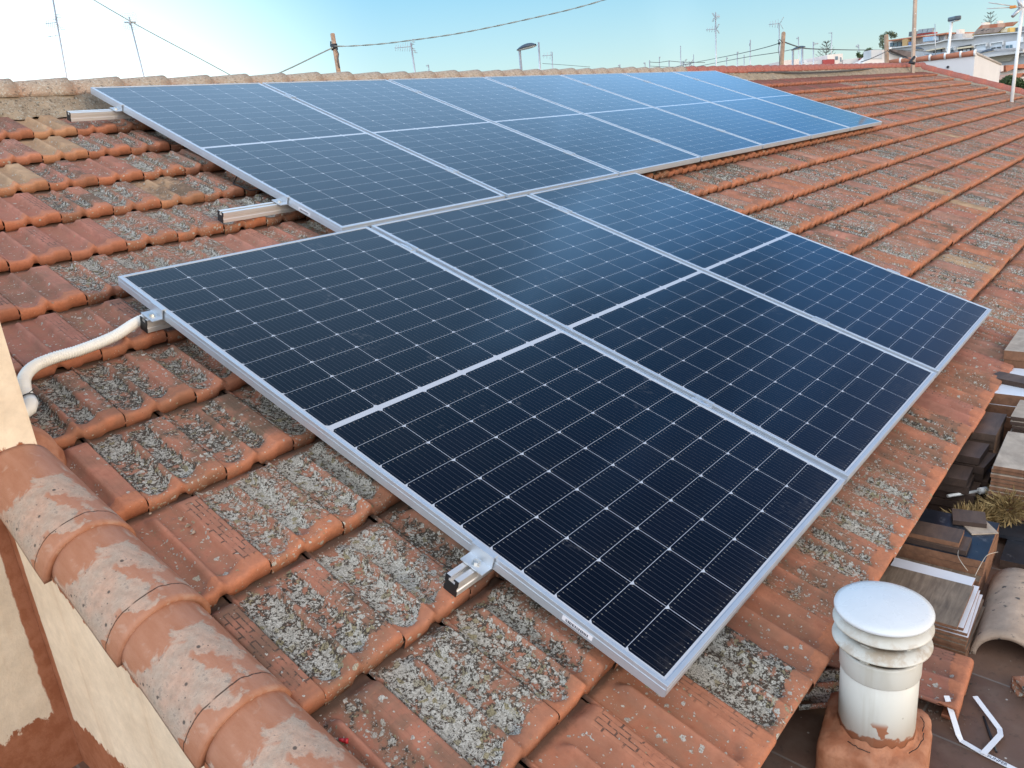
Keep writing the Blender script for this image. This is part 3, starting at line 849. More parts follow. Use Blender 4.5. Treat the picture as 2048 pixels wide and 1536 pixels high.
# ------------------------------------------------------------------ rails
RAILP = [(-.020, -.046), (.020, -.046), (.020, -.031), (.0175, -.029), (.0175, -.019), (.020, -.017), (.020, 0), (.0060, 0), (.0060, -.003), (.0110, -.003), (.0110, -.015), (-.0110, -.015), (-.0110, -.003), (-.0060, -.003), (-.0060, 0), (-.020, 0), (-.020, -.017), (-.0175, -.019), (-.0175, -.029), (-.020, -.031)]
XYZ_U = Matrix(((0, 0, 1, 0), (1, 0, 0, 0), (0, 1, 0, 0), (0, 0, 0, 1)))
rails = [(-0.255, -0.047, 3.56, 'aluminium mounting rail whose black capped end meets the white conduit'),
         (-1.728, -0.097, 3.57, 'aluminium mounting rail sticking out lowest on the roof, under the near panel corner'),
         (0.470, 0.700, 9.45, 'lower aluminium mounting rail of the back row, sticking out above the front panels'),
         (1.975, 0.750, 9.45, 'upper aluminium mounting rail of the back row, end just below the ridge')]
for w, u0, u1, lab in rails:
    up = w > 0
    n = -0.0358 + (0.0102 * (w - .0405) - .0047 if up else 0)
    r = empty('mounting_rail', uwn(u0, w, n), (TILT2 if up else TH, 0, 0))
    tag(r, lab, 'mounting rail', 'aluminium rails under the solar panels')
    b = MB(); b.prism(RAILP, 0.0, u1 - u0, XYZ_U); b.build('rail', M_RAIL, r)
    for nm, a, c_ in (('end_cap', -0.0035, -0.0002), ('end_cap', u1 - u0 + .0002, u1 - u0 + .0035)):
        b = MB(); b.prism([(y * 1.02, z * 1.01 + .0002) for y, z in RAILP], a, c_, XYZ_U); b.build(nm, M_BLACKP, r)
# roof hooks carrying the rails
def hook(u, w, lab):
    h = empty('roof_hook', uwn(u, w, -0.0825), (TH, 0, 0))
    b = MB(); b.box((-.02, -.02, -.045), (.02, .02, .0), bev=.002); b.build('bracket', M_STEEL, h)
    tag(h, lab, 'bracket', 'steel feet under the mounting rails'); return h

# ------------------------------------------------------------------ clamps
def hexbolt(b, x, y, z, r=0.0085, h=0.007):
    pts = [(x + r * math.cos(PI / 3 * k), y + r * math.sin(PI / 3 * k)) for k in range(6)]
    b.lathe([(r * 1.45, z), (r * 1.45, z + .0016), (0.0, z + .0016)], 18, (x, y, 0), smooth=False)
    b.prism(pts, z + .0016, z + .0016 + h)
def make_end_clamp():
    e = empty('end_clamp')
    b = MB()
    prof = [(0.0085, .0008), (0.0085, .0040), (-.0075, .0040), (-.0075, -.0290), (-.042, -.0290), (-.042, -.0325), (-.0042, -.0325), (-.0042, .0008)]
    b.prism(prof, -0.036, 0.036, Matrix(((1, 0, 0, 0), (0, 0, 1, 0), (0, 1, 0, 0), (0, 0, 0, 1))))
    b.build('bracket', M_ALU, e)
    b = MB(); hexbolt(b, -0.024, 0.0, -0.0289); b.build('bolt', M_STEEL, e)
    return e
def make_mid_clamp():
    e = empty('mid_clamp')
    b = MB(); gw = GAP / 2
    prof = [(-gw - .009, .0010), (-gw - .009, .0042), (-gw + .0035, .0042), (-gw + .0035, -.010), (gw - .0035, -.010), (gw - .0035, .0042), (gw + .009, .0042), (gw + .009, .0010), (gw - .0005, .0010), (gw - .0005, -.0135), (-gw + .0005, -.0135), (-gw + .0005, .0010)]
    b.prism(prof, -0.035, 0.035, Matrix(((1, 0, 0, 0), (0, 0, 1, 0), (0, 1, 0, 0), (0, 0, 0, 1))))
    b.build('bracket', M_ALU, e)
    b = MB(); hexbolt(b, 0, 0, -0.0099, .0065, .008); b.build('bolt', M_STEEL, e)
    return e
ec0, mc0 = make_end_clamp(), make_mid_clamp()
used = {'e': False, 'm': False}
def place(kind, u, w, lab, up=False, flip=False):
    src = ec0 if kind == 'e' else mc0
    o = src if not used[kind] else copy_tree(src); used[kind] = True
    n = (0.0102 * (w - .0405) - .0047) if up else 0.0
    o.location = uwn(u, w, n)
    o.rotation_euler = (Matrix.Rotation(TILT2 if up else TH, 3, 'X') @ Matrix.Rotation(PI if flip else 0, 3, 'Z')).to_euler()
    tag(o, lab, 'panel clamp', 'end clamps at the panel row ends' if kind == 'e' else 'mid clamps between neighbouring panels')
fw = (-0.262, -1.735); bw = (0.462, 1.965)
place('e', 0, fw[1], 'bolted end clamp low on the left edge of the nearest panel')
place('e', 0, fw[0], 'bolted end clamp on the nearest panel above the rail end by the conduit')
place('e', 1.0254, bw[0], 'bolted end clamp low on the left edge of the back row', True)
place('e', 1.0254, bw[1], 'bolted end clamp high on the left edge of the back row', True)
place('e', 2 * STEP + PW, fw[1], 'end clamp low on the right edge of the front row', False, True)
place('e', 2 * STEP + PW, fw[0], 'end clamp high on the right edge of the front row', False, True)
place('e', 1.0254 + 6 * STEP + PW, bw[0], 'end clamp low on the far right edge of the back row', True, True)
place('e', 1.0254 + 6 * STEP + PW, bw[1], 'end clamp high on the far right edge of the back row', True, True)
nth = ['first', 'second', 'third', 'fourth', 'fifth', 'sixth', 'seventh']
for i in range(2):
    for w, hl in ((fw[1], 'lower'), (fw[0], 'upper')):
        place('m', (i + 1) * STEP - GAP / 2, w, 'mid clamp on the %s rail between %s panels of the front row' % (hl, ('left and middle', 'middle and right')[i]))
for i in range(6):
    for w, hl in ((bw[0], 'lower'), (bw[1], 'upper')):
        place('m', 1.0254 + (i + 1) * STEP - GAP / 2, w, 'mid clamp on the %s rail between the %s and %s back row panels' % (hl, nth[i], nth[i + 1]), True)
# cable drooping under the back row
b = MB()
b.tube([uwn(1.35, 0.93, -.04), uwn(1.10, 0.95, -.075), uwn(1.03, 0.88, -.085), uwn(1.06, 0.78, -.088), uwn(1.2, 0.72, -.07), uwn(1.4, .75, -.05)], .0035, 6)
tag(b.build('panel_cable', M_BLACKP), 'black cable loop hanging under the left edge of the back row', 'cable')
# ------------------------------------------------------------------ terrace floor
t = NT('terrace_tiles'); co = t.obj(); 
mp = t.mapping(co, (1, 1, 1), (0, 0, math.radians(4)), (0.07, 0.31, 0))
br = t.new('ShaderNodeTexBrick'); t.put(br.inputs['Vector'], mp); br.offset = 0.0
for k, v in (('Scale', 1.0), ('Mortar Size', 0.0035), ('Mortar Smooth', 0.2), ('Brick Width', 0.30), ('Row Height', 0.30), ('Bias', 0.0)): br.inputs[k].default_value = v
br.inputs['Color1'].default_value = (0.112, 0.062, 0.042, 1); br.inputs['Color2'].default_value = (0.135, 0.078, 0.052, 1); br.inputs['Mortar'].default_value = (0.17, 0.135, 0.11, 1)
n1 = t.noise(co, 4, 5, 0.65); n2 = t.noise(co, 38, 5, 0.7)
c = t.mix(1.0, br.outputs['Color'], t.mr(n1, 0.3, 0.7, 0.75, 1.25, False), 'MULTIPLY')
c = t.mix(t.mul(t.mr(n2, 0.56, 0.70), 0.45), c, (0.05, 0.035, 0.028))
c = t.mix(t.mul(t.mr(t.noise(co, 7, 4, 0.6), 0.5, 0.72), 0.30), c, (0.22, 0.16, 0.12))
v = t.vor(co, 45)
sp = t.mul(t.mr(v['Distance'], 0.16, 0.10), t.math('LESS_THAN', t.sep(v['Color'])[0], 0.10))
c = t.mix(sp, c, (0.42, 0.38, 0.33))
t.set(Base_Color=c, Roughness=t.mr(n2, 0.3, 0.7, 0.55, 0.8, False))
t.bump(t.add(t.mul(br.outputs['Fac'], -0.6), t.mul(n2, 0.35)), 0.35, 0.003)
M_FLOOR = t.mat
b = MB(); b.box((-4.0, -6.0, FLOOR - .25), (20.5, -2.0495, FLOOR)); b.box((-4.0, -2.0495, FLOOR - .25), (-0.6995, -0.30, FLOOR))
tag(b.build('terrace_floor', M_FLOOR), kind='structure')

# ------------------------------------------------------------------ white conduit
M_PVC = simple('white_pvc', (0.76, 0.75, 0.70), 0.35, var=0.05, scale=8, spec=0.5)
t = NT('vent_pvc'); co = t.obj(); z = t.sep(co)[2]
n1 = t.noise(t.mapping(co, (1, 1, 0.4)), 9, 5, 0.6); n2 = t.noise(co, 140, 3)
c = t.mix(t.mr(n1, 0.4, 0.7), (0.58, 0.565, 0.505), (0.50, 0.48, 0.415))
v = t.vor(co, 38); sp = t.mul(t.mr(v['Distance'], 0.12, 0.05), t.math('LESS_THAN', t.sep(v['Color'])[0], 0.12))
c = t.mix(t.mul(sp, 0.6), c, (0.30, 0.27, 0.22))
dirt = t.mul(t.mr(t.noise(co, 16, 5, 0.7), 0.46, 0.62), t.mr(t.sub(1.0, t.math('ABSOLUTE', t.sub(z, 0.382))), 0.94, 0.985))
c = t.mix(t.mul(dirt, 0.55), c, (0.33, 0.22, 0.12))
nb = t.noise(co, 30, 4, 0.6)
edge = t.mr(t.sub(t.add(z, t.mul(t.sub(nb, .5), .05)), 0.140), 0.003, -0.003)
blot = t.mul(t.mr(t.sub(t.noise(co, 17, 3, 0.5), 0.60), 0.0, 0.02), t.mr(z, 0.195, 0.175))
c = t.mix(t.math('MAXIMUM', edge, blot), c, (0.36, 0.15, 0.08))
strk = t.mul(t.mr(t.noise(t.mapping(co, (30, 30, 1.5)), 1.0, 4, 0.6), 0.55, 0.75), 0.35)
c = t.mix(strk, c, (0.42, 0.37, 0.28))
t.set(Base_Color=c, Roughness=0.42); t.bump(n2, 0.05, 0.001)
M_VENT = t.mat
def atn(x, y, n):
    inv = ROOF.inverted(); d = inv @ ray(x, y); c_ = inv @ CAM
    q = (n - c_.z) / d.z; return c_ + d * q
ctrl = [Vector((0.06, -0.205, -.060)), Vector((-0.045, -0.215, -.066)), Vector((-0.15, -0.253, -.076)), Vector((-0.266, -0.276, -.079)), Vector((-0.345, -0.283, -.078)), Vector((-0.410, -0.303, -.076)), Vector((-0.458, -0.348, -.076)), Vector((-0.484, -0.41, -.080)), Vector((-0.492, -0.455, -.088))]
def catmull(P, step):
    out = []
    for i in range(len(P) - 1):
        p0, p1, p2, p3 = P[max(i - 1, 0)], P[i], P[i + 1], P[min(i + 2, len(P) - 1)]
        n = max(2, int((p2 - p1).length / step))
        for k in range(n):
            q = k / n
            out.append(0.5 * ((2 * p1) + (p2 - p0) * q + (2 * p0 - 5 * p1 + 4 * p2 - p3) * q * q + (3 * p1 - p0 - 3 * p2 + p3) * q ** 3))
    out.append(P[-1]); return out
pth = catmull(ctrl, 0.0022)
cond = empty('corrugated_conduit', (0, 0, 0))
tag(cond, 'white corrugated plastic conduit bending over the tiles from a rail end to the pillar', 'conduit')
b = MB(); ln = 0; rs = []
for i, p in enumerate(pth):
    if i: ln += (p - pth[i - 1]).length
    rs.append(0.0166 + 0.0021 * math.cos(ln / 0.0084 * 2 * PI))
b.tube([ROOF @ p for p in pth], rs, 18); b.build('hose', M_PVC, cond)
b = MB(); e0, e1 = ROOF @ ctrl[-2], ROOF @ ctrl[-1]; dd = (e1 - e0).normalized()
b.tube([e1 - dd * .012, e1 + dd * .01, e1 + dd * .022 + Vector((-.008, 0, -.004)), e1 + dd * .030 + Vector((-.03, 0, -.008)), e1 + dd * .030 + Vector((-.12, 0, -.010))], [.0196, .0198, .0198, .0192, .0190], 18)
b.build('elbow', M_PVC, cond)
b = MB()
ring = []
xx = dd.orthogonal().normalized(); yy = dd.cross(xx)
for k in range(20):
    a = 2 * PI * k / 20; ring.append(e1 - dd * .010 + (xx * math.cos(a) + yy * math.sin(a)) * .0205)
b.tube(ring, .0016, 6, closed=True)
b.tube([e1 - dd * .01 + Vector((.0, -.012, .018)), e1 - dd * .012 + Vector((.016, -.02, .028))], .0012, 5)
b.build('cable_tie', M_BLACKP, cond)

# ------------------------------------------------------------------ vent pipe
AX, AY = 0.482, -2.412
vent = empty('vent_pipe', (AX, AY, FLOOR))
tag(vent, 'round white vent pipe with a louvred mushroom cap standing in a terracotta mortar base', 'vent pipe')
b = MB(); b.lathe([(.080, .07), (.0855, .07), (.0855, .33), (.080, .33)], 64); b.build('pipe', M_VENT, vent)
b = MB(); b.lathe([(.0870, .285), (.0885, .289), (.0885, .335), (.0875, .340), (.078, .340), (.078, .30)], 64); b.build('collar', M_VENT, vent)
def ring_prof(z): return [(.072, z + .010), (.090, z + .003), (.1045, z - .0075), (.1068, z - .0085), (.1075, z - .0065), (.1055, z - .0035), (.091, z + .0075), (.072, z + .0155), (.072, z + .010)]
b = MB(); b.lathe(ring_prof(.372), 72); b.build('louvre_ring', M_VENT, vent)
b = MB(); b.lathe(ring_prof(.418), 72); b.build('louvre_ring', M_VENT, vent)
b = MB(); b.lathe([(.060, .440), (.090, .444), (.1045, .441), (.1058, .443), (.1058, .446), (.1045, .450), (.09, .456), (.06, .462), (.03, .4655), (.0, .4665)], 72)
b.build('cap', simple('cap_pvc', (0.62, 0.63, 0.63), 0.30, var=0.03), vent)
b = MB()
b.lathe([(.066, .30), (.066, .45)], 32)
b.build('inner_grille', M_BLACKP, vent)
for k in range(5):
    a = 2 * PI * k / 5 + .45
    mt = Matrix.Rotation(a, 4, 'Z')
    b = MB(); b.box((.073, -.010, .338), (.081, .010, .385), mt, bev=.001); b.build('spacer', M_VENT, vent)
# mortar base, rough block hugging the pipe
bm = bmesh.new()
ang = math.radians(9)
lay = [(0.120, -.02), (0.119, .085), (0.116, .097), (0.106, .104), (0.094, .106), (0.089, .118), (0.0862, .128)]
rows = []
for i, (r, z) in enumerate(lay):
    row = []
    for k in range(48):
        a = 2 * PI * k / 48
        sq = 1 / max(abs(math.cos(a)), abs(math.sin(a)))
        f = min(sq, 1.30)
        q_ = (1.0, 1.0, 1.0, .75, .18, 0.0, 0.0)[i]
        rr = r * (1 + (f - 1) * q_)
        rr += rnd.uniform(-.003, .003) if 0 < i < 6 else 0
        zz = z + (rnd.uniform(-.004, .004) if i in (2, 3, 4) else 0) + (rnd.uniform(-.012, .006) if i >= 5 else 0) * (1 if i == 6 else .4)
        row.append(bm.verts.new((math.cos(a + ang) * rr, math.sin(a + ang) * rr, zz)))
    rows.append(row)
for i in range(len(rows) - 1):
    for k in range(48): bm.faces.new((rows[i][k], rows[i][(k + 1) % 48], rows[i + 1][(k + 1) % 48], rows[i + 1][k]))
for f in bm.faces: f.smooth = True
me = bpy.data.meshes.new('mortar_base'); bm.to_mesh(me); bm.free(); me.materials.append(M_PAINT)
o = bpy.data.objects.new('mortar_base', me); COL.objects.link(o); o.parent = vent
# cracks in the mortar
b = MB()
for a0, a1, r0, r1 in ((-2.1, -1.25, .100, .104), (-1.2, -.75, .104, .118), (2.75, 3.3, .096, .100)):
    pts = []
    for q in range(9):
        a = a0 + (a1 - a0) * q / 8; r = r0 + (r1 - r0) * q / 8 + rnd.uniform(-.002, .002)
        pts.append((math.cos(a) * r, math.sin(a) * r, .1135))
    b.tube(pts, .0011, 5)
cr = b.build('crack', simple('crack_dark', (0.02, 0.012, 0.01), 0.9), vent)
cr['kind'] = 'stuff'

# ------------------------------------------------------------------ things stacked on the terrace
def wood_mat(name, a, bcol, grain=22):
    t = NT(name); co = t.obj()
    n = t.noise(t.mapping(co, (2.2, grain, 8)), 3.0, 5, 0.65, 0.6); n2 = t.noise(co, 12, 5, 0.6)
    c = t.mix(t.mr(n, 0.3, 0.7), a, bcol); c = t.mix(1.0, c, t.mr(n2, 0.3, 0.7, 0.75, 1.2, False), 'MULTIPLY')
    t.set(Base_Color=c, Roughness=0.62); t.bump(n, 0.15, 0.002); return t.mat
M_WOODT = wood_mat('wood_look_tile', (0.235, 0.175, 0.120), (0.125, 0.088, 0.058))
M_PALET = wood_mat('pale_slab', (0.46, 0.37, 0.28), (0.32, 0.245, 0.18), 4)
M_BROWN = wood_mat('brown_slab', (0.115, 0.072, 0.048), (0.075, 0.046, 0.031), 10)
M_EDGE = simple('clay_edge', (0.20, 0.095, 0.05), 0.85, var=0.3, scale=40)
M_EDGED = simple('dark_edge', (0.055, 0.032, 0.022), 0.85, var=0.3, scale=40)
M_WHITEB = simple('white_backing', (0.66, 0.67, 0.70), 0.5, var=0.06)
M_SLATE = simple('black_slab', (0.020, 0.022, 0.028), 0.34, var=0.35, scale=9, spots=(26, 0.60, (0.07, 0.07, 0.075)))
FLOOR_GROUP = 'ceramic floor slabs stacked along the eave'
def slab(name, c, sx, sy, rz, z0, h, top, edge, lab, group=None, cat='slab', tilt=(0, 0), parent=None):
    b = MB(); hx, hy = sx / 2, sy / 2
    vs = [(-hx, -hy, 0), (hx, -hy, 0), (hx, hy, 0), (-hx, hy, 0), (-hx, -hy, h), (hx, -hy, h), (hx, hy, h), (-hx, hy, h)]
    b.add(vs, [(4, 5, 6, 7), (0, 3, 2, 1)], 0); b.add(vs, [(0, 1, 5, 4), (1, 2, 6, 5), (2, 3, 7, 6), (3, 0, 4, 7)], 1)
    o = b.build(name, [top, edge]); o.location = (c[0], c[1], z0); o.rotation_euler = (tilt[0], tilt[1], rz)
    return tag(o, lab, cat, group)
def stack(c, sx, sy, rz, z0, h, n, gap, top, edge, lab_top, lab_rest, name='paver', jit=.006, jr=.02, group=FLOOR_GROUP, tops=None):
    z = z0
    for i in range(n):
        last = i == n - 1
        slab(name, (c[0] + rnd.uniform(-jit, jit), c[1] + rnd.uniform(-jit, jit)), sx, sy, rz + rnd.uniform(-jr, jr), z, h, (tops[i % len(tops)] if tops and not last else top), edge,
             lab_top if last else lab_rest, group)
        z += h + gap
    return z
def ctr(*pts, z):
    P = [at_z(x, y, z) for x, y in pts]; c_ = sum(P, Vector()) / len(P); return (c_.x, c_.y)
# wood look slabs right behind the vent pipe
zt = -1.2
seqm = [M_WOODT, M_WHITEB]
offs = [(0.01, -0.028), (0.012, -0.03), (0.006, -0.027), (0.012, -0.03), (0.008, -0.024), (0.014, -0.026)]
z = FLOOR
for i, (dx, dy) in enumerate(offs):
    slab('paver', (1.105 + dx, -2.335 + dy), .245, .30, rnd.uniform(-.015, .015), z, .0105, M_WOODT, M_EDGE, 'brown edged slab low in the wood look stack behind the vent pipe', FLOOR_GROUP); z += .0112
for i, (dx, dy, rz) in enumerate(((.018, -.024, .03), (.020, -.018, .05), (.030, -.010, .02), (.062, .010, -.012))):
    slab('paver', (1.105 + dx, -2.335 + dy), .245, .30, rz, z, .009, M_WHITEB, M_EDGE,
         ['lowest of the fanned white slabs in the wood look stack', 'second of the fanned white slabs in the wood look stack', 'third of the fanned white slabs in the wood look stack', 'white slab showing as a strip under the top wood look slab'][i], FLOOR_GROUP); z += .0098
slab('paver', (1.100, -2.335), .238, .30, .01, z, .009, M_WOODT, M_EDGE, 'wood look slab on top of the stack behind the vent pipe', FLOOR_GROUP)
# black slabs with brown ones lying on them
z = FLOOR
for i in range(4):
    slab('paver', (1.475 + rnd.uniform(-.008, .008), -2.325), .34, .315, rnd.uniform(-.012, .012), z, .020, M_WOODT, M_EDGE, 'brown edged slab under the black topped stack by the eave', FLOOR_GROUP); z += .0205
for i in range(2):
    slab('paver', (1.488, -2.335), .285, .30, .015 + .01 * i, z, .026, M_SLATE, M_EDGE, ['lower black slab with a thick brown edge by the eave', 'upper black slab carrying loose brown pieces by the eave'][i], FLOOR_GROUP); z += .0265
zs = z
slab('paver', (1.405, -2.325), .098, .215, .03, zs, .016, M_BROWN, M_EDGED, 'lower brown piece lying along the front edge of the black slab', FLOOR_GROUP)
slab('paver', (1.415, -2.300), .098, .215, .04, zs + .0165, .016, M_BROWN, M_EDGE, 'upper brown piece lying along the front edge of the black slab', FLOOR_GROUP)
slab('paver', (1.575, -2.425), .110, .085, .62, zs, .004, M_PALET, M_PALET, 'thin pale stone piece under the small brown slab on black', FLOOR_GROUP)
slab('paver', (1.598, -2.395), .090, .100, .24, zs + .0045, .016, M_BROWN, M_EDGED, 'small square brown slab lying on the black slab near dry grass', FLOOR_GROUP)
slab('paver', (1.72, -2.70), .30, .40, .02, FLOOR, .035, M_SLATE, M_EDGED, 'big black slab lying flat at the right picture edge', FLOOR_GROUP)
slab('paver', (1.80, -2.66), .14, .40, .05, FLOOR + .0355, .012, M_SLATE, M_SLATE, 'narrow black slab on the big black slab at the right', FLOOR_GROUP)
# pale slabs beyond the dry grass
stack((2.035, -2.60), .36, .385, .03, FLOOR, .0125, 15, .0045, M_PALET, M_EDGE, 'dusty pale slab on top of the big stack beyond the dry grass', 'pale brown edged slab in the big stack beyond the dry grass', jr=.008)
# brown slabs in steps under the eave
stack((1.93, -2.245), .13, .21, .05, FLOOR, .030, 5, .004, M_BROWN, M_EDGED, 'nearest top brown slab of the stepped stacks under the eave', 'dark brown slab in the nearest stepped stack under the eave', jit=.02, jr=.12)
stack((2.10, -2.262), .16, .20, -.04, FLOOR, .030, 6, .004, M_BROWN, M_EDGED, 'top brown slab of the second stepped stack under the eave', 'dark brown slab in the second stepped stack under the eave', jit=.015, jr=.10)
stack((2.34, -2.262), .26, .20, .02, FLOOR, .030, 7, .002, M_BROWN, M_BROWN, 'top brown slab of the third, longest stepped stack under the eave', 'brown slab in the third, longest stepped stack under the eave', jit=.005, jr=.01)
stack((2.47, -2.53), .22, .27, .0, FLOOR, .0135, 14, .005, M_PALET, M_EDGED, 'grey topped slab on the stack behind the pale slabs', 'slab with dark edges in the stack behind the pale slabs', jr=.006)
stack((2.83, -2.40), .40, .42, .02, FLOOR, .05, 5, .001, M_WHITEB, M_EDGE, 'white board lying on the far stack at the eave', 'thick brown slab under the white board at the eave', jr=.004)
slab('paver', (2.78, -2.42), .10, .36, -.30, FLOOR + .256, .022, M_BROWN, M_EDGED, 'brown plank lying askew on the white board', FLOOR_GROUP)
stack((3.28, -2.45), .42, .40, .0, FLOOR, .045, 7, .002, M_PALET, M_EDGE, 'pale slab topping the farthest stack at the right edge', 'thick slab in the farthest stack at the right edge', jr=.004)

# dry straw coloured grass
t = NT('dry_straw'); co = t.obj(); n1 = t.noise(co, 40, 3)
oi = t.attr('trnd')['Vector']
c = t.mix(t.sep(oi)[0], (0.20, 0.125, 0.042), (0.42, 0.30, 0.13)); t.set(Base_Color=c, Roughness=0.8)
M_STRAW = t.mat
r_ = random.Random(5)
vs, fs, at_ = [], [], []
for i in range(2600):
    if r_.random() < .62:
        cx, cy, cz, ra = 1.865, -2.475, FLOOR + .085, .075
    else:
        q = r_.random(); cx, cy, cz, ra = 1.72 + .10 * q, -2.34 - .10 * q, FLOOR + .06, .05
    d = Vector((r_.gauss(0, 1), r_.gauss(0, 1), r_.gauss(.35, .8))).normalized()
    p = Vector((cx, cy, cz)) + d * ra * r_.uniform(.25, .95)
    l = r_.uniform(.018, .05); dd = (d + Vector((r_.uniform(-.5, .5), r_.uniform(-.5, .5), r_.uniform(-.2, .6)))).normalized()
    sd_ = dd.cross(Vector((r_.uniform(-1, 1), r_.uniform(-1, 1), r_.uniform(-1, 1)))).normalized() * r_.uniform(.0012, .0028)
    b0 = len(vs); vs += [p - sd_, p + sd_, p + dd * l * .6 + sd_ * .8, p + dd * l, p + dd * l * .6 - sd_ * .8]
    fs.append((b0, b0 + 1, b0 + 2, b0 + 3, b0 + 4)); rr = r_.random(); at_ += [(rr, 0, 0)] * 5
me = bpy.data.meshes.new('dry_grass_tuft'); me.from_pydata(vs, [], fs)
a_ = me.attributes.new('trnd', 'FLOAT_VECTOR', 'POINT'); a_.data.foreach_set('vector', np.array(at_, 'f4').ravel())
me.materials.append(M_STRAW)
o = bpy.data.objects.new('dry_grass_tuft', me); COL.objects.link(o)
tag(o, 'tuft of dry straw coloured grass between the slab stacks', 'dry plant')
# white pipe end behind the grass
b = MB(); p0, p1 = at_z(1895, 992, FLOOR + .10), at_z(1958, 982, FLOOR + .10)
b.tube([p0, p1], .006, 12); b.tube([p1, p1 + (p1 - p0).normalized() * .03], .0125, 14)
tag(b.build('pipe_offcut', M_PVC), 'thin white pipe with a wider end lying behind the dry grass', 'pipe')

# barrel tile, roof tile and shards on the terrace
lab_cap = simple('old_barrel_clay', (0.36, 0.265, 0.195), 0.9, var=0.25, scale=14, bump=0.5, spots=(34, 0.60, (0.06, 0.055, 0.05)))
ax0, ax1 = Vector((1.05, -2.605, FLOOR)), Vector((1.46, -2.575, FLOOR))
d = (ax1 - ax0).normalized(); rot = Matrix.Rotation(math.atan2(-d.y, -d.x) - PI / 2, 4, 'Z')
o = barrel('barrel_tile', .41, .080, .090, .015, lab_cap, None, Matrix.Translation(ax1) @ rot, seg=28, nl=12)
tag(o, 'greyish curved barrel tile with black specks lying on the terrace at the right edge', 'roof tile')
def loose_tile(name, loc, rot, rngv, crop_s=(0, 1), crop_t=(-.2, 2)):
    s, tt = np.meshgrid(S_FULL, T_FULL)
    h, lf = tile_height(s, tt); h = h * .001
    rows = [(s, tt, h)]
    top = h[-1]; bn = bottom_n(S_FULL) + .1460 - .040 + .006
    extra = []
    for q, dr in ((.985, .0018), (.996, .0055), (1.001, .0115)): extra.append((S_FULL, q, np.maximum(top - dr, bn + .004)))
    for q in (1.0, .9): extra.append((S_FULL, q, bn))
    Sx = np.concatenate([s] + [e[0][None] for e in extra]); Tx = np.concatenate([tt] + [np.full((1, len(S_FULL)), e[1]) for e in extra]); Hx = np.concatenate([h] + [e[2][None] for e in extra])
    P = np.stack([(Sx - .5) * TW, (1 - Tx) * EXP, Hx], -1)
    nt_, ns_ = Sx.shape; idx = np.arange(nt_ * ns_).reshape(nt_, ns_)
    f = np.stack([idx[:-1, :-1], idx[1:, :-1], idx[1:, 1:], idx[:-1, 1:]], -1).reshape(-1, 4)
    sm, tm = Sx.reshape(-1)[f].mean(1), Tx.reshape(-1)[f].mean(1)
    edge = .05 * np.sin(sm * 17 + 1) + .03 * np.sin(sm * 41)
    keep = (sm >= crop_s[0]) & (sm <= crop_s[1]) & (tm + edge >= crop_t[0]) & (tm <= crop_t[1])
    f = f[keep]
    me = bpy.data.meshes.new(name); me.from_pydata(P.reshape(-1, 3).tolist(), [], f.tolist())
    for nm, A in (('tuv', np.stack([Sx, np.minimum(Tx, 1), np.clip(Hx / .024, 0, 1)], -1).reshape(-1, 3)), ('trnd', np.tile(np.array(rngv, float), (P.reshape(-1, 3).shape[0], 1)))):
        a_ = me.attributes.new(nm, 'FLOAT_VECTOR', 'POINT'); a_.data.foreach_set('vector', A.astype('f4').ravel())
    a_ = me.attributes.new('lift', 'FLOAT', 'POINT'); a_.data.foreach_set('value', np.concatenate([lf] + [np.ones((1, len(S_FULL)))] * 5).astype('f4').ravel())
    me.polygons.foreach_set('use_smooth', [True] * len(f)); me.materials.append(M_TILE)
    bm = bmesh.new(); bm.from_mesh(me); bmesh.ops.delete(bm, geom=[v for v in bm.verts if not v.link_faces], context='VERTS')
    bmesh.ops.solidify(bm, geom=bm.faces[:], thickness=.010); bm.to_mesh(me); bm.free()
    o = bpy.data.objects.new(name, me); COL.objects.link(o); o.location = loc; o.rotation_euler = rot
    return o
tag(loose_tile('roof_tile', (0.832, -2.545, FLOOR + .042), (math.radians(1.5), 0, .03), (.5, .12, .35)), 'loose reddish roof tile lying on the terrace behind the vent pipe', 'roof tile')
tag(loose_tile('tile_shard', (0.70, -2.345, FLOOR + .055), (-.12, .28, .55), (.3, .95, .6), (0.0, .8), (.45, 2)), 'broken lichen covered tile piece under the eave beside the vent pipe', 'tile shard')
tag(loose_tile('tile_shard', (0.60, -2.225, FLOOR + .10), (.1, -.35, -.2), (.2, .2, .6), (.3, 1.0), (.4, 2)), 'broken tile piece tucked right up under the eave edge', 'tile shard')
tag(loose_tile('tile_shard', (0.995, -2.70, FLOOR + .022), (0, 0, 2.2), (.3, 1.0, .6), (.35, .9), (.7, 2)), 'lichened tile shard on the terrace at the right edge by the barrel tile', 'tile shard')
# rubble and dirt around the loose tile
b = MB()
for i in range(260):
    q = r_.random()
    x = .70 + .30 * q + r_.gauss(0, .03); y = -2.47 + r_.gauss(0, .035) - .0 * q; s_ = r_.uniform(.0015, .006)
    if i > 200: x, y = r_.uniform(.55, 1.0), r_.uniform(-2.75, -2.40)
    vsx = [(x + r_.uniform(-s_, s_), y + r_.uniform(-s_, s_), FLOOR + r_.uniform(0, s_ * 1.4)) for _ in range(4)]
    b.add(vsx, [(0, 1, 2), (0, 2, 3), (0, 3, 1), (1, 3, 2)])
tag(b.build('rubble', simple('rubble_mix', (0.14, 0.11, 0.085), 0.95, var=0.6, scale=120)), kind='stuff', label='crumbs of mortar and dirt around the loose roof tile', cat='rubble')

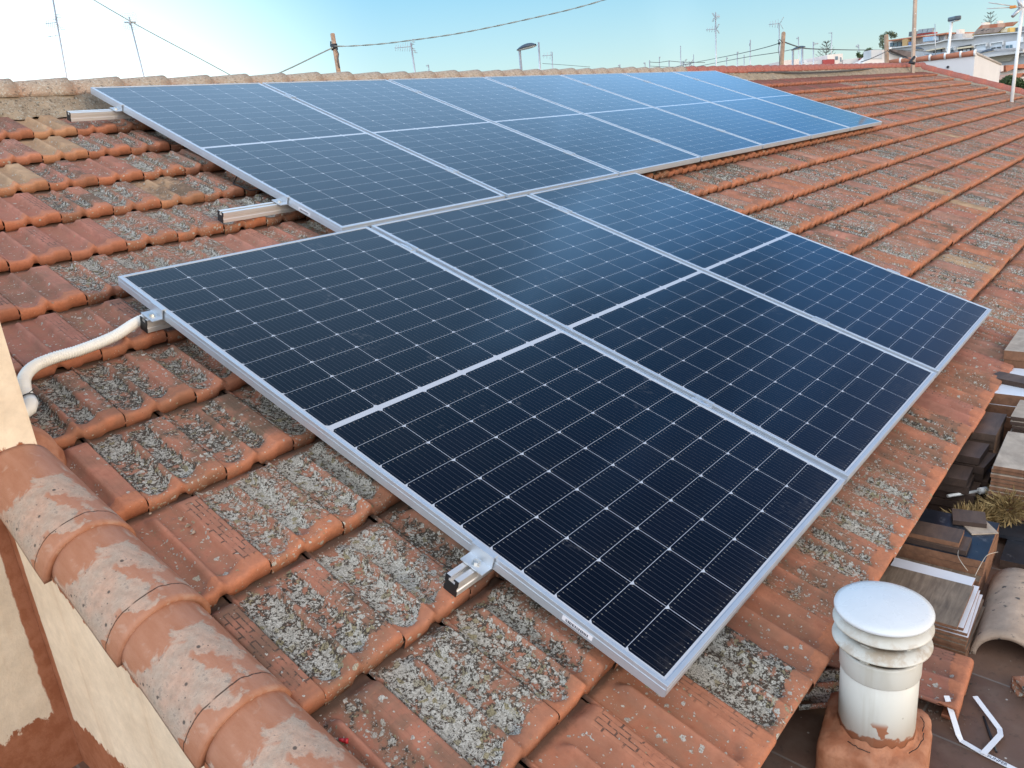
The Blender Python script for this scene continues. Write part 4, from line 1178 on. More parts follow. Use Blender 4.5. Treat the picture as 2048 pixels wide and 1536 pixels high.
# packing strap with print
M_STRAP = simple('white_strap', (0.70, 0.71, 0.73), 0.35, var=0.04)
strap = empty('packing_strap', (0, 0, FLOOR)); strap.location = (0, 0, 0)
tag(strap, 'white plastic packing strap printed SUNFER bent on the terrace floor', 'strap')
def ribbon(b, pts, width, up=Vector((0, 0, 1))):
    vs, fs = [], []
    for i, p in enumerate(pts):
        a = pts[max(i - 1, 0)]; c_ = pts[min(i + 1, len(pts) - 1)]
        dd = (c_ - a).normalized(); sd_ = dd.cross(up).normalized() * width / 2
        vs += [p - sd_, p + sd_, p + sd_ + Vector((0, 0, .0012)), p - sd_ + Vector((0, 0, .0012))]
    for i in range(len(pts) - 1):
        a = 4 * i
        for q in range(4): fs.append((a + q, a + 4 + q, a + 4 + (q + 1) % 4, a + (q + 1) % 4))
    fs.append((0, 1, 2, 3)); n = 4 * (len(pts) - 1); fs.append((n, n + 3, n + 2, n + 1))
    b.add(vs, fs)
zS = FLOOR + .006
b = MB()
A = [at_z(1893, 1392, FLOOR + .055), at_z(1917, 1470, FLOOR + .012), at_z(1923, 1482, zS), at_z(1966, 1507, zS), at_z(2048, 1548, zS), at_z(2130, 1590, zS)]
ribbon(b, A, .0135)
B = [at_z(1950, 1393, FLOOR + .02), at_z(1999, 1458, FLOOR + .010), at_z(2001, 1470, FLOOR + .012), at_z(1966, 1508, zS + .004)]
ribbon(b, B, .0135)
b.build('band', M_STRAP, strap)
cu = bpy.data.curves.new('strap_text', 'FONT'); cu.body = 'SUNFER'; cu.size = .0125; cu.extrude = .0002; cu.align_x = 'LEFT'
to = bpy.data.objects.new('tmp', cu); COL.objects.link(to)
bpy.context.view_layer.update()
me = bpy.data.meshes.new_from_object(to.evaluated_get(bpy.context.evaluated_depsgraph_get())); bpy.data.objects.remove(to)
me.materials.clear(); me.materials.append(M_INK); me.name = 'printed_text'
to = bpy.data.objects.new('printed_text', me); COL.objects.link(to); to.parent = strap
dd = (A[4] - A[3]).normalized()
to.location = A[3] + dd * .010 + Vector((0, 0, .0016)) - Vector((-dd.y, dd.x, 0)) * .0042
to.rotation_euler = (0, 0, math.atan2(dd.y, dd.x))
b = MB(); lp = A[3] + dd * .002 + Vector((0, 0, .0015)); sx = Vector((-dd.y, dd.x, 0))
for q in (-1, 0, 1): b.tube([lp - sx * .004, lp + sx * .004 + dd * .0035 * q], .0006, 4)
b.build('printed_emblem', M_INK, strap)
b = MB(); b.tube([at_z(1967, 1433, FLOOR + .006), at_z(1980, 1470, FLOOR + .006), at_z(1993, 1504, FLOOR + .006)], [.0028, .0042, .0030], 8)
tag(b.build('black_stick', M_BLACKP), 'thin black stick lying on the terrace inside the white strap', 'stick')
# tool tip at the lower picture edge
kn = empty('pointed_blade', at_z(1651, 1530, FLOOR + .02))
tag(kn, 'pointed shiny metal blade tip on the terrace at the bottom edge', 'tool')
b = MB(); b.tube([(0.018, 0.006, .012), (0.0, 0.0, .006), (-.04, -.014, -.006)], [.0004, .0035, .0050], 8); b.build('blade', M_STEEL, kn)
b = MB(); b.tube([(-.04, -.014, -.006), (-.12, -.042, -.010)], [.007, .009], 10); b.build('grip', M_BLACKP, kn)
b = MB(); b.lathe([(0, .0), (.016, .0), (.018, .004), (.018, .020), (.014, .024), (0, .025)], 24, at_z(1684, 1546, FLOOR + .03) - Vector((0, 0, .03)))
tag(b.build('yellow_lid', simple('yellow_plastic', (0.62, 0.46, 0.03), 0.35, var=0.05)), 'yellow round lid at the bottom edge beside the mortar base', 'lid')
b = MB(); c_ = ROOF @ atn(679, 1481, -.128)
b.tube([c_ + Vector((0, 0, .002)), c_ + Vector((.006, -.012, .001))], [.0035, .0042], 10); b.tube([c_ + Vector((.006, -.012, .001)), c_ + Vector((.0085, -.017, .001))], [.0055, .0052], 10)
tag(b.build('wall_plug', simple('red_plastic', (0.50, 0.03, 0.04), 0.4)), 'small red plastic plug lying on a lichened tile beside the barrel tiles', 'plug')

# loose wire on the slabs and crumbs lying on the roof tiles
b = MB(); b.tube(catmull([at_z(1917, 1101, -1.03), at_z(1916, 1112, -1.035), at_z(1925, 1128, -1.05), at_z(1936, 1142, -1.07)], .01), .0011, 5)
b.tube(catmull([at_z(1950, 1152, -1.08), at_z(1962, 1128, -1.05), at_z(1975, 1110, -1.045), at_z(1996, 1104, -1.05)], .01), .0011, 5)
tag(b.build('wire_offcut', simple('bare_wire', (.45, .40, .33), .5, metal=.5)), 'two thin bent wire ends sticking out between the slab stacks', 'wire')
b = MB()
def crumb(u, w, s_, lift=.0):
    c_ = uwn(u, w, -.128 + lift); vsx = []
    for k in range(6): vsx.append(c_ + rv0() * s_)
    b.add(vsx, [(0, 1, 2), (0, 2, 3), (0, 3, 4), (0, 4, 1), (5, 2, 1), (5, 3, 2), (5, 4, 3), (5, 1, 4)])
def rv0(): return Vector((r_.gauss(0, 1), r_.gauss(0, 1), r_.gauss(0, 1))).normalized()
for k in range(70):
    w = r_.uniform(-2.3, -.9); crumb(-.525 + abs(r_.gauss(0, .012)), w, r_.uniform(.002, .006), -.004)
for (x, y, s_) in ((362, 1040, .007), (376, 1056, .009), (384, 1068, .008), (300, 1030, .004), (286, 1019, .004), (268, 1006, .003), (330, 1120, .004), (402, 1100, .003), (590, 1330, .007), (560, 1280, .004)):
    q = atn(x, y, -.13); crumb(q.x, q.y, s_, .004)
tag(b.build('mortar_crumbs', simple('mortar_bits', (0.30, 0.25, 0.20), 0.95, var=.4, scale=90)), 'mortar crumbs scattered on the tiles along the barrel tile row', 'rubble', kind='stuff')
# ------------------------------------------------------------------ far ground
t = NT('far_ground'); co = t.obj(); n1 = t.noise(co, 0.08, 5, 0.6); n2 = t.noise(co, 0.9, 4)
c = t.mix(t.mr(n1, 0.4, 0.6), (0.16, 0.14, 0.11), (0.22, 0.19, 0.155)); c = t.mix(t.mr(n2, 0.55, 0.7), c, (0.09, 0.10, 0.05))
t.set(Base_Color=c, Roughness=0.95)
b = MB(); b.add([(-1500, -1500, -4.2), (1500, -1500, -4.2), (1500, 1500, -4.2), (-1500, 1500, -4.2)], [(0, 1, 2, 3)])
tag(b.build('ground', t.mat), kind='structure')

# ------------------------------------------------------------------ poles, lamps, wires, antennas behind the roof
M_RUST = simple('rusty_pole', (0.36, 0.215, 0.13), 0.8, var=0.35, scale=14, spots=(20, 0.58, (0.50, 0.42, 0.34)))
M_WOODP = simple('weathered_timber', (0.33, 0.21, 0.135), 0.9, var=0.3, scale=9)
M_GALV = simple('galvanised_steel', (0.48, 0.48, 0.49), 0.45, metal=0.6, var=0.1)
M_GREYW = simple('antenna_grey', (0.36, 0.37, 0.39), 0.5, var=0.1)
M_WHITEP = simple('white_painted_steel', (0.72, 0.68, 0.63), 0.5, var=0.05)
M_LAMPD = simple('lamp_blue_grey', (0.045, 0.062, 0.085), 0.35, var=0.1)
M_LENS = simple('lamp_lens', (0.70, 0.68, 0.62), 0.3, var=0.03)
M_WIRE = simple('cable_sheath', (0.060, 0.060, 0.058), 0.7, var=0.2)
M_TWIST = simple('twisted_cable', (0.27, 0.29, 0.26), 0.7, var=0.2)
M_ORANGE = simple('orange_plastic', (0.62, 0.23, 0.04), 0.5)
def pole(name, top, bot, d, wpx, mat, lab, cat, r=None, ext=1.2, square=False, group=None, d2=None):
    p, q = at_d(*top, d), at_d(*bot, d2 or d)
    q = q + (q - p).normalized() * ext
    rr = r or px(wpx, d) / 2
    o = empty(name, q); tag(o, lab, cat, group)
    b = MB(); b.tube([q, p], rr, 4 if square else 12, smooth=not square); part = b.build('post', mat, o, q)
    return o, p, q, rr
def sag(p, q, dz, n=24): return [p.lerp(q, i / n) - Vector((0, 0, dz * 4 * (i / n) * (1 - i / n))) for i in range(n + 1)]

po, pt, pb, pr = pole('wire_pole', (665, 68), (678.6, 153), 26, 9, M_RUST, 'rusty brown pole behind the ridge carrying the twisted cable', 'pole')
j = at_d(668.5, 93, 26)
b = MB(); b.tube([j + Vector((0, 0, .08)), j - Vector((0, 0, .11))], pr * 1.5, 10)
b.tube([j, at_d(662, 93, 26)], .036, 6); b.tube([at_d(661.5, 83, 26), at_d(661.5, 93, 26)], .022, 6)
b.build('bracket', M_BLACKP, po, pb)
b = MB(); b.tube([at_d(672, 96, 25.9), at_d(677, 108, 25.9), at_d(675.5, 122, 25.9), at_d(679, 136, 25.9)], 0.02, 6); b.build('down_wire', M_WIRE, po, pb)
# twisted cable running up to the right
keyp = [(669, 92.5, 25.9), (702, 92, 25.9), (760, 88, 25.8), (819, 81, 25.6), (901, 69.5, 25.3), (976, 55.5, 25), (1078, 33.5, 24.6), (1150, 16.5, 24.3), (1220, -4, 24), (1330, -42, 23.5)]
cen = catmull([at_d(*k) for k in keyp], 0.07)
b = MB()
for ph in (0, PI):
    pts = []
    for i, p in enumerate(cen):
        dd = (cen[min(i + 1, len(cen) - 1)] - cen[max(i - 1, 0)]).normalized(); x = dd.cross(Vector((0, 0, 1))).normalized(); y = x.cross(dd)
        a = i * .52 + ph; pts.append(p + (x * math.cos(a) + y * math.sin(a)) * .011)
    b.tube(pts, .0125, 5)
tc = empty('twisted_cable'); tag(tc, 'twisted pair cable hanging from the rusty pole to the upper right', 'cable'); b.build('strands', M_TWIST, tc)
def wire(keys, r, lab, name='overhead_wire', mat=None, step=.4):
    b = MB(); b.tube(catmull([at_d(*k) for k in keys], step), r, 5)
    return tag(b.build(name, mat or M_WIRE), lab, 'wire')
wire([(666, 95, 25.9), (630, 112, 26), (585, 134, 26.1), (530, 158, 26.2), (490, 172, 26.3)], .022, 'cable running from the rusty pole down left behind the ridge', mat=M_TWIST)
wire([(150, -24, 6.0), (185, -2, 6.0), (262, 43, 6.1), (330, 80, 6.2), (400, 117, 6.3), (470, 155, 6.4), (492, 167, 6.42)], .0042, 'thin wire crossing the white sky at the upper left', mat=M_TWIST)

def lamp(top, bot, d, wpx, headlen, ang, lab, group='street lamps', mat=M_GALV, hgt=.16, wid=.26):
    o, p, q, rr = pole('street_lamp', top, bot, d, wpx, mat, lab, 'street lamp', group=group, ext=3)
    dirv = (CR[0] * math.cos(ang) + Vector((CR[2].x, CR[2].y, 0)).normalized() * math.sin(ang)); dirv.z = 0.12; dirv.normalize()
    side = dirv.cross(Vector((0, 0, 1))).normalized(); upv = side.cross(dirv)
    def body(sc, lo, hi):
        vs, fs = [], []; n, s_ = 14, 16
        for i in range(n + 1):
            u = i / n; prof = (math.sin(PI * min(max(u, .03), .97)) ** .45) * (0.72 + .28 * u)
            c_ = p + dirv * (headlen * (u - .12)) + upv * (.02 + .015 * math.sin(PI * u))
            for k in range(s_):
                a = 2 * PI * k / s_; z = math.sin(a); z = z * (hi if z > 0 else lo)
                vs.append(c_ + side * math.cos(a) * wid / 2 * prof * sc + upv * z * prof)
        for i in range(n):
            for k in range(s_): fs.append((i * s_ + k, i * s_ + (k + 1) % s_, (i + 1) * s_ + (k + 1) % s_, (i + 1) * s_ + k))
        return vs, fs
    b = MB(); vs, fs = body(1.0, hgt * .12, hgt * .62); b.add(vs, fs, 0, True); h = b.build('head', M_LAMPD, o, q)
    b = MB(); vs, fs = body(.82, hgt * .34, hgt * .05); b.add(vs, fs, 0, True); b.build('lens', M_LENS, h, q)
    return o
lamp((1039.0, 101), (1043, 147), 24, 5.5, .62, -.35, 'street lamp with a dark oval head nearest the middle of the ridge', wid=.34, hgt=.20)
lamp((1586, 101), (1585.5, 132), 34, 4.5, .58, -.2, 'street lamp with a dark oval head right of the short timber pole')
o, p, q, rr = pole('street_lamp', (1903.5, 43), (1896, 109), 24, 5.5, M_WHITEP, 'tall white street lamp with a square dark head above the white house', 'street lamp', group='street lamps', ext=3)
rt_ = Vector((CR[0].x, CR[0].y, 0)).normalized(); fw_ = Vector((CR[2].x, CR[2].y, 0)).normalized()
mt_ = Matrix((rt_, fw_, Vector((0, 0, 1)))).transposed().to_4x4(); mt_.translation = at_d(1905.5, 38, 24)
b = MB(); b.box((-.10, -.30, -.062), (.10, .12, .062), mt_, bev=.035); b.build('head', M_LAMPD, o, q)
b = MB(); b.box((-.08, -.26, -.085), (.08, .08, -.063), mt_, bev=.01); b.build('lens', M_LENS, o, q)
lamp((1963, 107), (1962, 118), 50, 3, .80, -.3, 'small far street lamp in front of the apartment windows', wid=.34, hgt=.26)
lamp((1845, 100), (1850, 112), 50, 2.5, .70, PI - .2, 'small far street lamp just right of the tall square pole', wid=.34, hgt=.24)

o, p, q, rr = pole('timber_pole', (1567, 67), (1562.8, 134), 18.5, 8, M_WOODP, 'short weathered timber pole standing behind the red ridge tiles', 'pole')
b = MB(); b.lathe([(rr, 0), (rr * .8, .03), (0, .045)], 12, p); b.build('rounded_top', M_WOODP, o, q)
b = MB(); b.tube([at_d(1558, 86, 18.4), at_d(1556, 80, 18.4), at_d(1560, 79, 18.4), at_d(1563, 83, 18.4)], .008, 6); b.tube([at_d(1557.5, 88, 18.4), at_d(1559, 85.5, 18.4)], .028, 8); b.build('insulator', M_BLACKP, o, q)
b = MB(); b.tube([at_d(1558, 88, 18.4), at_d(1556.5, 100, 18.4), at_d(1559, 112, 18.4), at_d(1559, 134, 18.4)], .007, 5); b.build('down_wire', M_WIRE, o, q)
o, p, q, rr = pole('timber_pole', (1772.5, 72), (1773.5, 123), 19, 8.5, M_WOODP, 'short round timber post in front of the stucco gable', 'pole')
b = MB(); b.lathe([(rr, 0), (rr * .7, .03), (0, .04)], 12, p); b.build('rounded_top', M_WOODP, o, q)
o, p, q, rr = pole('square_pole', (1831.5, -30), (1826, 121), 17.2, 8, simple('tan_painted_pole', (0.40, 0.29, 0.215), 0.8, var=0.15, scale=6), 'tall tan square pole rising out of the picture at the far ridge end', 'pole', square=True, ext=.3)
b = MB()
for yy in (27, 57): b.tube([at_d(1831.6 - (yy - 10) * .036, yy, 17.10), at_d(1831.6 - (yy - 10) * .036, yy, 17.08)], .012, 8)
b.build('hole_plug', M_WHITEP, o, q)
b = MB(); b.tube([at_d(1829, 114, 17.05), at_d(1823, 121, 17.0), at_d(1820, 125, 16.95)], .03, 6); b.tube([at_d(1818, 124, 16.95), at_d(1830, 127, 16.9)], .035, 6); b.build('foot_bracket', M_BLACKP, o, q)
white_pole = pole('white_mast', (2047.5, -10), (2026.5, 176), 15.5, 6.5, M_WHITEP, 'slanting white antenna mast at the right picture edge above the far verge', 'antenna mast', ext=.4)
o, p, q, rr = white_pole
b = MB(); b.tube([at_d(2052, 15, 15.4), at_d(2036, 14, 15.3)], .014, 6); b.tube([at_d(2036, 13.5, 15.3), at_d(1977, 5, 15)], .009, 6); b.tube([at_d(2036, 14.5, 15.3), at_d(1974, 17, 15)], .009, 6)
b.tube([at_d(2042, 16, 15.35), at_d(2025, 33, 15.35)], .035, 5); b.tube([at_d(2042, 15, 15.35), at_d(2036, -6, 15.35)], .035, 5); b.build('yagi_arms', M_GALV, o, q)
b = MB(); c_ = at_d(2026, 14, 15.2); b.box((c_.x - .05, c_.y - .05, c_.z - .025), (c_.x + .05, c_.y + .05, c_.z + .025), bev=.008); b.build('dipole_box', M_ORANGE, o, q)
# wires on the right
wire([(1566, 84, 18.4), (1530, 95, 21), (1480, 107, 25), (1430, 117, 30), (1370, 129, 36), (1335, 138, 40)], .010, 'upper wire from the short timber pole down to the left')
wire([(1588, 98, 30), (1557, 104.5, 24), (1500, 113, 26), (1440, 124, 30), (1390, 134, 34)], .010, 'lower wire running from the oval street lamp down to the left')
wire([(1568, 84, 18.5), (1594, 93, 22), (1612, 97, 24), (1660, 99, 28), (1720, 100, 32), (1800, 100, 38), (1860, 103, 44), (1960, 106, 50)], .016, 'long level wire from the short timber pole to the apartments')
wire([(1773, 103, 18.9), (1756, 111, 18), (1740, 118, 17.4), (1722, 124, 17)], .009, 'wire falling left from the round timber post to the ridge')
wire([(1774, 100, 18.9), (1782, 107, 18.7), (1800, 112, 18.5), (1822, 119, 17.3)], .009, 'wire sagging from the round timber post to the square pole')
b = MB()
keys = [(1455, 142, -.03), (1500, 146.5, -.055), (1545, 144.5, -.05), (1600, 145.5, -.05), (1650, 144, -.05), (1700, 141, -.05), (1750, 136, -.045), (1800, 129, -.04), (1822, 124, -.03)]
b.tube(catmull([ROOF @ atn(x, y, n) for x, y, n in keys], .3), .016, 6)
tag(b.build('ridge_cable', M_WIRE), 'black cable draped along the mortar under the red ridge tiles', 'cable')
b = MB()
keys = [(1447, 139, -.03), (1480, 146, -.05), (1512, 149, -.08), (1535, 147, -.07), (1570, 150, -.09)]
b.tube(catmull([ROOF @ atn(x, y, n) for x, y, n in keys], .3), .013, 6)
tag(b.build('ridge_cable', M_WIRE), 'shorter black cable loop lying by the far end of the back panels', 'cable')

def elements(b, p, dirv, side, n, L, len0, len1, r, vert=False):
    b.tube([p, p + dirv * L], r * 1.5, 5)
    for i in range(n):
        c_ = p + dirv * L * (i + .5) / n; l = len0 + (len1 - len0) * i / max(n - 1, 1)
        b.tube([c_ - side * l / 2, c_ + side * l / 2], r, 4)
def antenna(top, bot, d, wpx, lab, yag=(), group='television antennas over the roofs', ext=1.0):
    """mast plus yagi heads: each (px, py, length in px to the left (+) or right (-), element px, count, reflector)"""
    o, p, q, rr = pole('television_antenna', top, bot, d, wpx, M_GALV, lab, 'antenna', group=group, ext=ext)
    right = Vector((CR[0].x, CR[0].y, 0)).normalized(); fw = Vector((CR[2].x, CR[2].y, 0)).normalized()
    for (hx, hy, L, el, n, refl) in yag:
        h = at_d(hx, hy, d); Lm = px(abs(L), d); dirv = (right * (-1 if L > 0 else 1) + fw * .25 + Vector((0, 0, .03))).normalized()
        side = Vector((0, 0, 1)) * .93 + fw * .3 + right * .18; side.normalize()
        b = MB(); r = max(px(.75, d), .003) * .62
        elements(b, h, dirv, side, n, Lm, px(el, d), px(el * .6, d), r)
        if refl:
            for s_ in (-1, 1):
                for k in range(3):
                    e = h - dirv * px(1.5, d) + (Vector((0, 0, s_)) * .8 - dirv * .45).normalized() * px(el * .42, d) * (k + 1) * .55
                    b.tube([e - fw * px(el * .8, d) * .5 - right * px(3, d), e + fw * px(el * .8, d) * .5 + right * px(3, d)], r, 4)
                b.tube([h - dirv * px(1.5, d), h - dirv * px(1.5, d) + (Vector((0, 0, s_)) * .8 - dirv * .45).normalized() * px(el * .75, d)], r, 4)
        b.build('yagi_head', M_GREYW, o, q)
    return o
antenna((103.5, -14), (136, 170), 11, 3.4, 'leftmost tall antenna mast with two heads against the white sky', [(112, 45, 26, 22, 5, True), (115.5, 71, 24, 5, 2, False)])
an = antenna((258, 34), (291, 166), 12, 3.2, 'antenna mast with a square mesh panel at the upper left')
b = MB(); c_ = at_d(260, 43, 12); rt = Vector((CR[0].x, CR[0].y, 0)).normalized()
for k in range(9):
    u = (k / 8 - .5) * px(30, 12); b.tube([c_ + rt * u - Vector((0, 0, px(15, 12))), c_ + rt * u + Vector((0, 0, px(15, 12)))], .0022, 4); b.tube([c_ - rt * px(15, 12) + Vector((0, 0, u)), c_ + rt * px(15, 12) + Vector((0, 0, u))], .0022, 4)
b.build('mesh_panel', simple('pale_mesh', (0.62, 0.70, 0.72), 0.6), an, an.location)
b = MB(); b.tube([at_d(249, 44.5, 11.95), at_d(271, 44.5, 11.95)], .012, 6); b.tube([at_d(260, 39, 11.9), at_d(260, 49, 11.9)], .014, 6); b.build('dipole_box', M_GREYW, an, an.location)
antenna((821.5, 86), (831, 152), 18, 3.6, 'antenna with a tall corner reflector head right of the rusty pole', [(822, 93, 35, 20, 7, True)])
b = MB()
antenna((1077, 85), (1080.5, 148), 26, 4.0, 'plain mast close to the right of the middle street lamp')
antenna((1104, 104), (1105.3, 146), 34, 2.2, 'thin small antenna right of the plain mast by the middle lamp', [(1104, 110, 20, 16, 3, False)])
antenna((857, 130), (858.5, 150), 40, 2.0, 'tiny antenna top showing just over the middle of the ridge', [(857, 131, 5, 7, 2, False)])
antenna((1431, 25), (1432.3, 136), 22, 2.6, 'tall antenna mast above the far end of the back panels', [(1430.5, 34, -10, 12, 4, True), (1431.5, 58, 19, 13, 4, True)])
antenna((1558, 46), (1559.5, 128), 26, 2.2, 'antenna beside the top of the short timber pole', [(1558.5, 47, 20, 17, 4, True)])
antenna((1626.5, 84), (1627.3, 131), 38, 2.4, 'antenna with a level boom right of the oval street lamp', [(1627, 88, -11, 6, 3, False)])
antenna((1604.5, 97), (1604.3, 131), 33, 4.2, 'bare mast close behind the oval street lamp near the short timber pole')
antenna((1663.5, 65), (1662.8, 92), 46, 1.6, 'very thin mast above the far star shaped pine', [(1663.5, 65.5, 6, 2, 2, False)])
antenna((1596.8, 74), (1597.5, 122), 46, 1.8, 'thin mast standing just behind the oval lamp head', [(1597, 76, 4, 6, 2, False)])
antenna((1361, 92), (1361.5, 139), 40, 1.8, 'thin tall mast left of the tall antenna over the back panels')
antenna((1387, 109), (1387.5, 137), 40, 1.5, 'thin short mast just left of the tall antenna over the back panels')
antenna((1299, 121), (1299.5, 143), 38, 2.2, 'left post of two with sagging wires beyond the ridge')
antenna((1338, 121), (1338.5, 141), 38, 2.2, 'right post of two with sagging wires beyond the ridge')
antenna((1318.5, 114), (1319, 142), 42, 1.6, 'thin mast between the two posts with sagging wires', [(1318.8, 115, -2, 4, 1, False)])
antenna((1290, 125), (1290.5, 143), 42, 1.6, 'thin short antenna beside the left post of the sagging wires', [(1290, 126, 3, 5, 2, False)])
antenna((1367, 123), (1367.5, 140), 44, 1.8, 'low antenna with a spread head beyond the back panels, left one', [(1367, 127, 7, 12, 4, True)])
antenna((1380, 124), (1380.5, 140), 44, 1.8, 'low antenna with a spread head beyond the back panels, right one', [(1380, 128, 9, 12, 4, True)])
antenna((1453, 115), (1453.5, 137), 42, 1.6, 'low thin mast just right of the tall antenna', [(1453, 117, -3, 5, 2, False)])
antenna((1474.5, 104), (1474.8, 136), 40, 1.9, 'thin mast with a small hook head between tall antenna and timber pole', [(1474.5, 105, -3, 4, 2, False)])
antenna((1488, 110), (1488.3, 135), 42, 1.7, 'plain thin mast left of the timber pole, near the hook headed mast')
antenna((1500.5, 80), (1500.2, 135), 44, 2.2, 'taller mast with a ribbed top left of the timber pole', [(1500.5, 88, 2, 8, 3, False)])
antenna((1240, 129), (1240, 142), 50, 1.5, 'tiny antenna over the far small red roof', [(1240, 131, 4, 6, 2, False)])
antenna((1717.5, 90), (1718, 118), 48, 1.6, 'thin antenna left of the two palms', [(1717, 92, 5, 8, 3, False)])
antenna((1869.8, 48), (1870.5, 84), 60, 1.6, 'thin mast on the roof of the apartments by the solar collectors')
wire([(1299, 124, 38), (1318, 125, 38), (1338, 122, 38), (1360, 124, 38), (1410, 125, 38)], .012, 'upper sagging wire strung between the two far posts')
wire([(1299, 132, 38), (1340, 134, 38), (1400, 134, 38)], .010, 'lower sagging wire strung between the two far posts')
wire([(1085, 127, 30), (1130, 130, 32), (1180, 134, 34)], .008, 'faint wire running right from the plain mast by the middle lamp')
# power pylons' horizontal line is left out where it cannot be seen

# ------------------------------------------------------------------ buildings beyond the roof
def plaster(name, col, var=.08): return simple(name, col, 0.9, var=var, scale=1.2, bump=0.1, bscale=20)
M_W1 = plaster('white_render', (0.60, 0.585, 0.575)); M_W2 = plaster('pink_render', (0.70, 0.58, 0.51)); M_GREYF = plaster('grey_facade', (0.40, 0.395, 0.395))
M_WARM = plaster('warm_white_render', (0.74, 0.65, 0.58)); M_REDW = plaster('dark_red_wall', (0.34, 0.06, 0.055)); M_LGREY = plaster('light_grey_wall', (0.56, 0.54, 0.52))
M_YEL = plaster('yellow_render', (0.55, 0.38, 0.12)); M_DK = simple('dark_opening', (0.025, 0.025, 0.03), 0.3); M_GLS = simple('window_glass', (0.10, 0.16, 0.20), 0.12, var=0.2)
M_TRIM = simple('white_trim', (0.70, 0.69, 0.67), 0.6); M_SHUT = simple('pale_shutter', (0.62, 0.66, 0.70), 0.6, var=.04); M_AWN = simple('cream_awning', (0.62, 0.52, 0.36), 0.8)
t = NT('striped_clay_roof'); co = t.obj(); x, y, z = t.sep(co)[0:3]
st_ = t.math('SINE', t.mul(t.add(t.mul(x, .60), t.mul(y, -.80)), 8.5))
c = t.mix(t.mr(st_, -.4, .6), (0.40, 0.12, 0.06), (0.55, 0.33, 0.24)); c = t.mix(t.mr(t.noise(co, 1.5, 4), .35, .65, .0, .5), c, (0.33, 0.16, 0.10))
t.set(Base_Color=c, Roughness=.9); M_CLAYR = t.mat
M_TILEFAR = simple('far_clay_tiles', (0.42, 0.16, 0.09), 0.9, var=.3, scale=3)
UPZ = Vector((0, 0, 1))
class Facade:
    """vertical plane through two photo points; everything on it is real geometry with thickness"""
    def __init__(s, a, b_):
        s.A, s.B = at_d(*a), at_d(*b_); s.u = (s.B - s.A); s.u.z = 0; s.u.normalize(); s.n = s.u.cross(UPZ)
        if s.n.dot(CAM - s.A) < 0: s.n = -s.n
    def pt(s, x, y, off=0.0):
        r = ray(x, y); A = s.A + s.n * off
        return CAM + r * ((A - CAM).dot(s.n) / r.dot(s.n))
    def quad(s, b, P, off, depth, mi=0):
        f = [s.pt(x, y, off) for x, y in P]; k = [p - s.n * depth for p in f]; n = len(f)
        b.add(f + k, [tuple(range(n)), tuple(reversed(range(n, 2 * n)))] + [(i, (i + 1) % n, n + (i + 1) % n, n + i) for i in range(n)], mi)
    def rect(s, b, x0, y0, x1, y1, off, depth, mi=0, slope=0.0):
        dy = slope * (x1 - x0); s.quad(b, [(x0, y0), (x1, y0 + dy), (x1, y1 + dy), (x0, y1)], off, depth, mi)
def fix(o):
    bm = bmesh.new(); bm.from_mesh(o.data); bmesh.ops.recalc_face_normals(bm, faces=bm.faces[:]); bm.to_mesh(o.data); bm.free(); return o

# white house with a clay capped top, just past the far verge
def at_x(x, y, X):
    r = ray(x, y); return CAM + r * ((X - CAM.x) / r.x)
def at_y(x, y, Y):
    r = ray(x, y); return CAM + r * ((Y - CAM.y) / r.y)
A_, B_ = at_x(1770, 126.5, 20.75), at_x(1950, 107.5, 20.75)
C_ = at_y(2001, 130, B_.y)
D_ = A_ + C_ - B_
wh = empty('white_house', (B_.x, B_.y, -4.2)); wh.location = (0, 0, 0)
tag(wh, 'plain white walled house with orange cap tiles just beyond the far verge', 'house')
b = MB(); base = [Vector((p.x, p.y, -4.2)) for p in (A_, B_, C_, D_)]; D_.z = C_.z
b.add(base + [A_, B_, C_, D_], [(0, 1, 5, 4), (1, 2, 6, 5), (2, 3, 7, 6), (3, 0, 4, 7), (4, 5, 6), (4, 6, 7), (3, 2, 1, 0)])
fix(b.build('wall', simple('white_house_render', (0.66, 0.635, 0.62), 0.9, var=.06, scale=1.5, bump=.2), wh))
ncap = 6
for i in range(ncap):
    p, q = A_.lerp(B_, i / ncap), A_.lerp(B_, (i + 1.10) / ncap); p = p + Vector((0, 0, .0)); q = q + Vector((0, 0, .02))
    if i == ncap - 1: q = B_ + Vector((0, 0, .02))
    b = MB(); b.tube([p, p.lerp(q, .97), q], [.055, .068, .068], 10); b.build('cap_tile', M_TILEFAR, wh)
    b = MB(); b.tube([q - (q - p).normalized() * .02, q + (q - p).normalized() * .02], .076, 10); b.build('mortar_joint', M_TRIM, wh)
nrm = (B_ - C_); nrm.z = 0
b = MB(); e0, e1 = B_ + UPZ * .02, C_ + UPZ * .02
b.tube([e0, e1], .03, 8); b.build('edge_trim', plaster('trim_grey', (0.45, 0.40, 0.36)), wh)
b = MB(); p = at_x(1897, 134, 20.8); b.tube([p, p + Vector((-.08, 0, 0))], .03, 8); b.build('vent_hole', M_DK, wh)

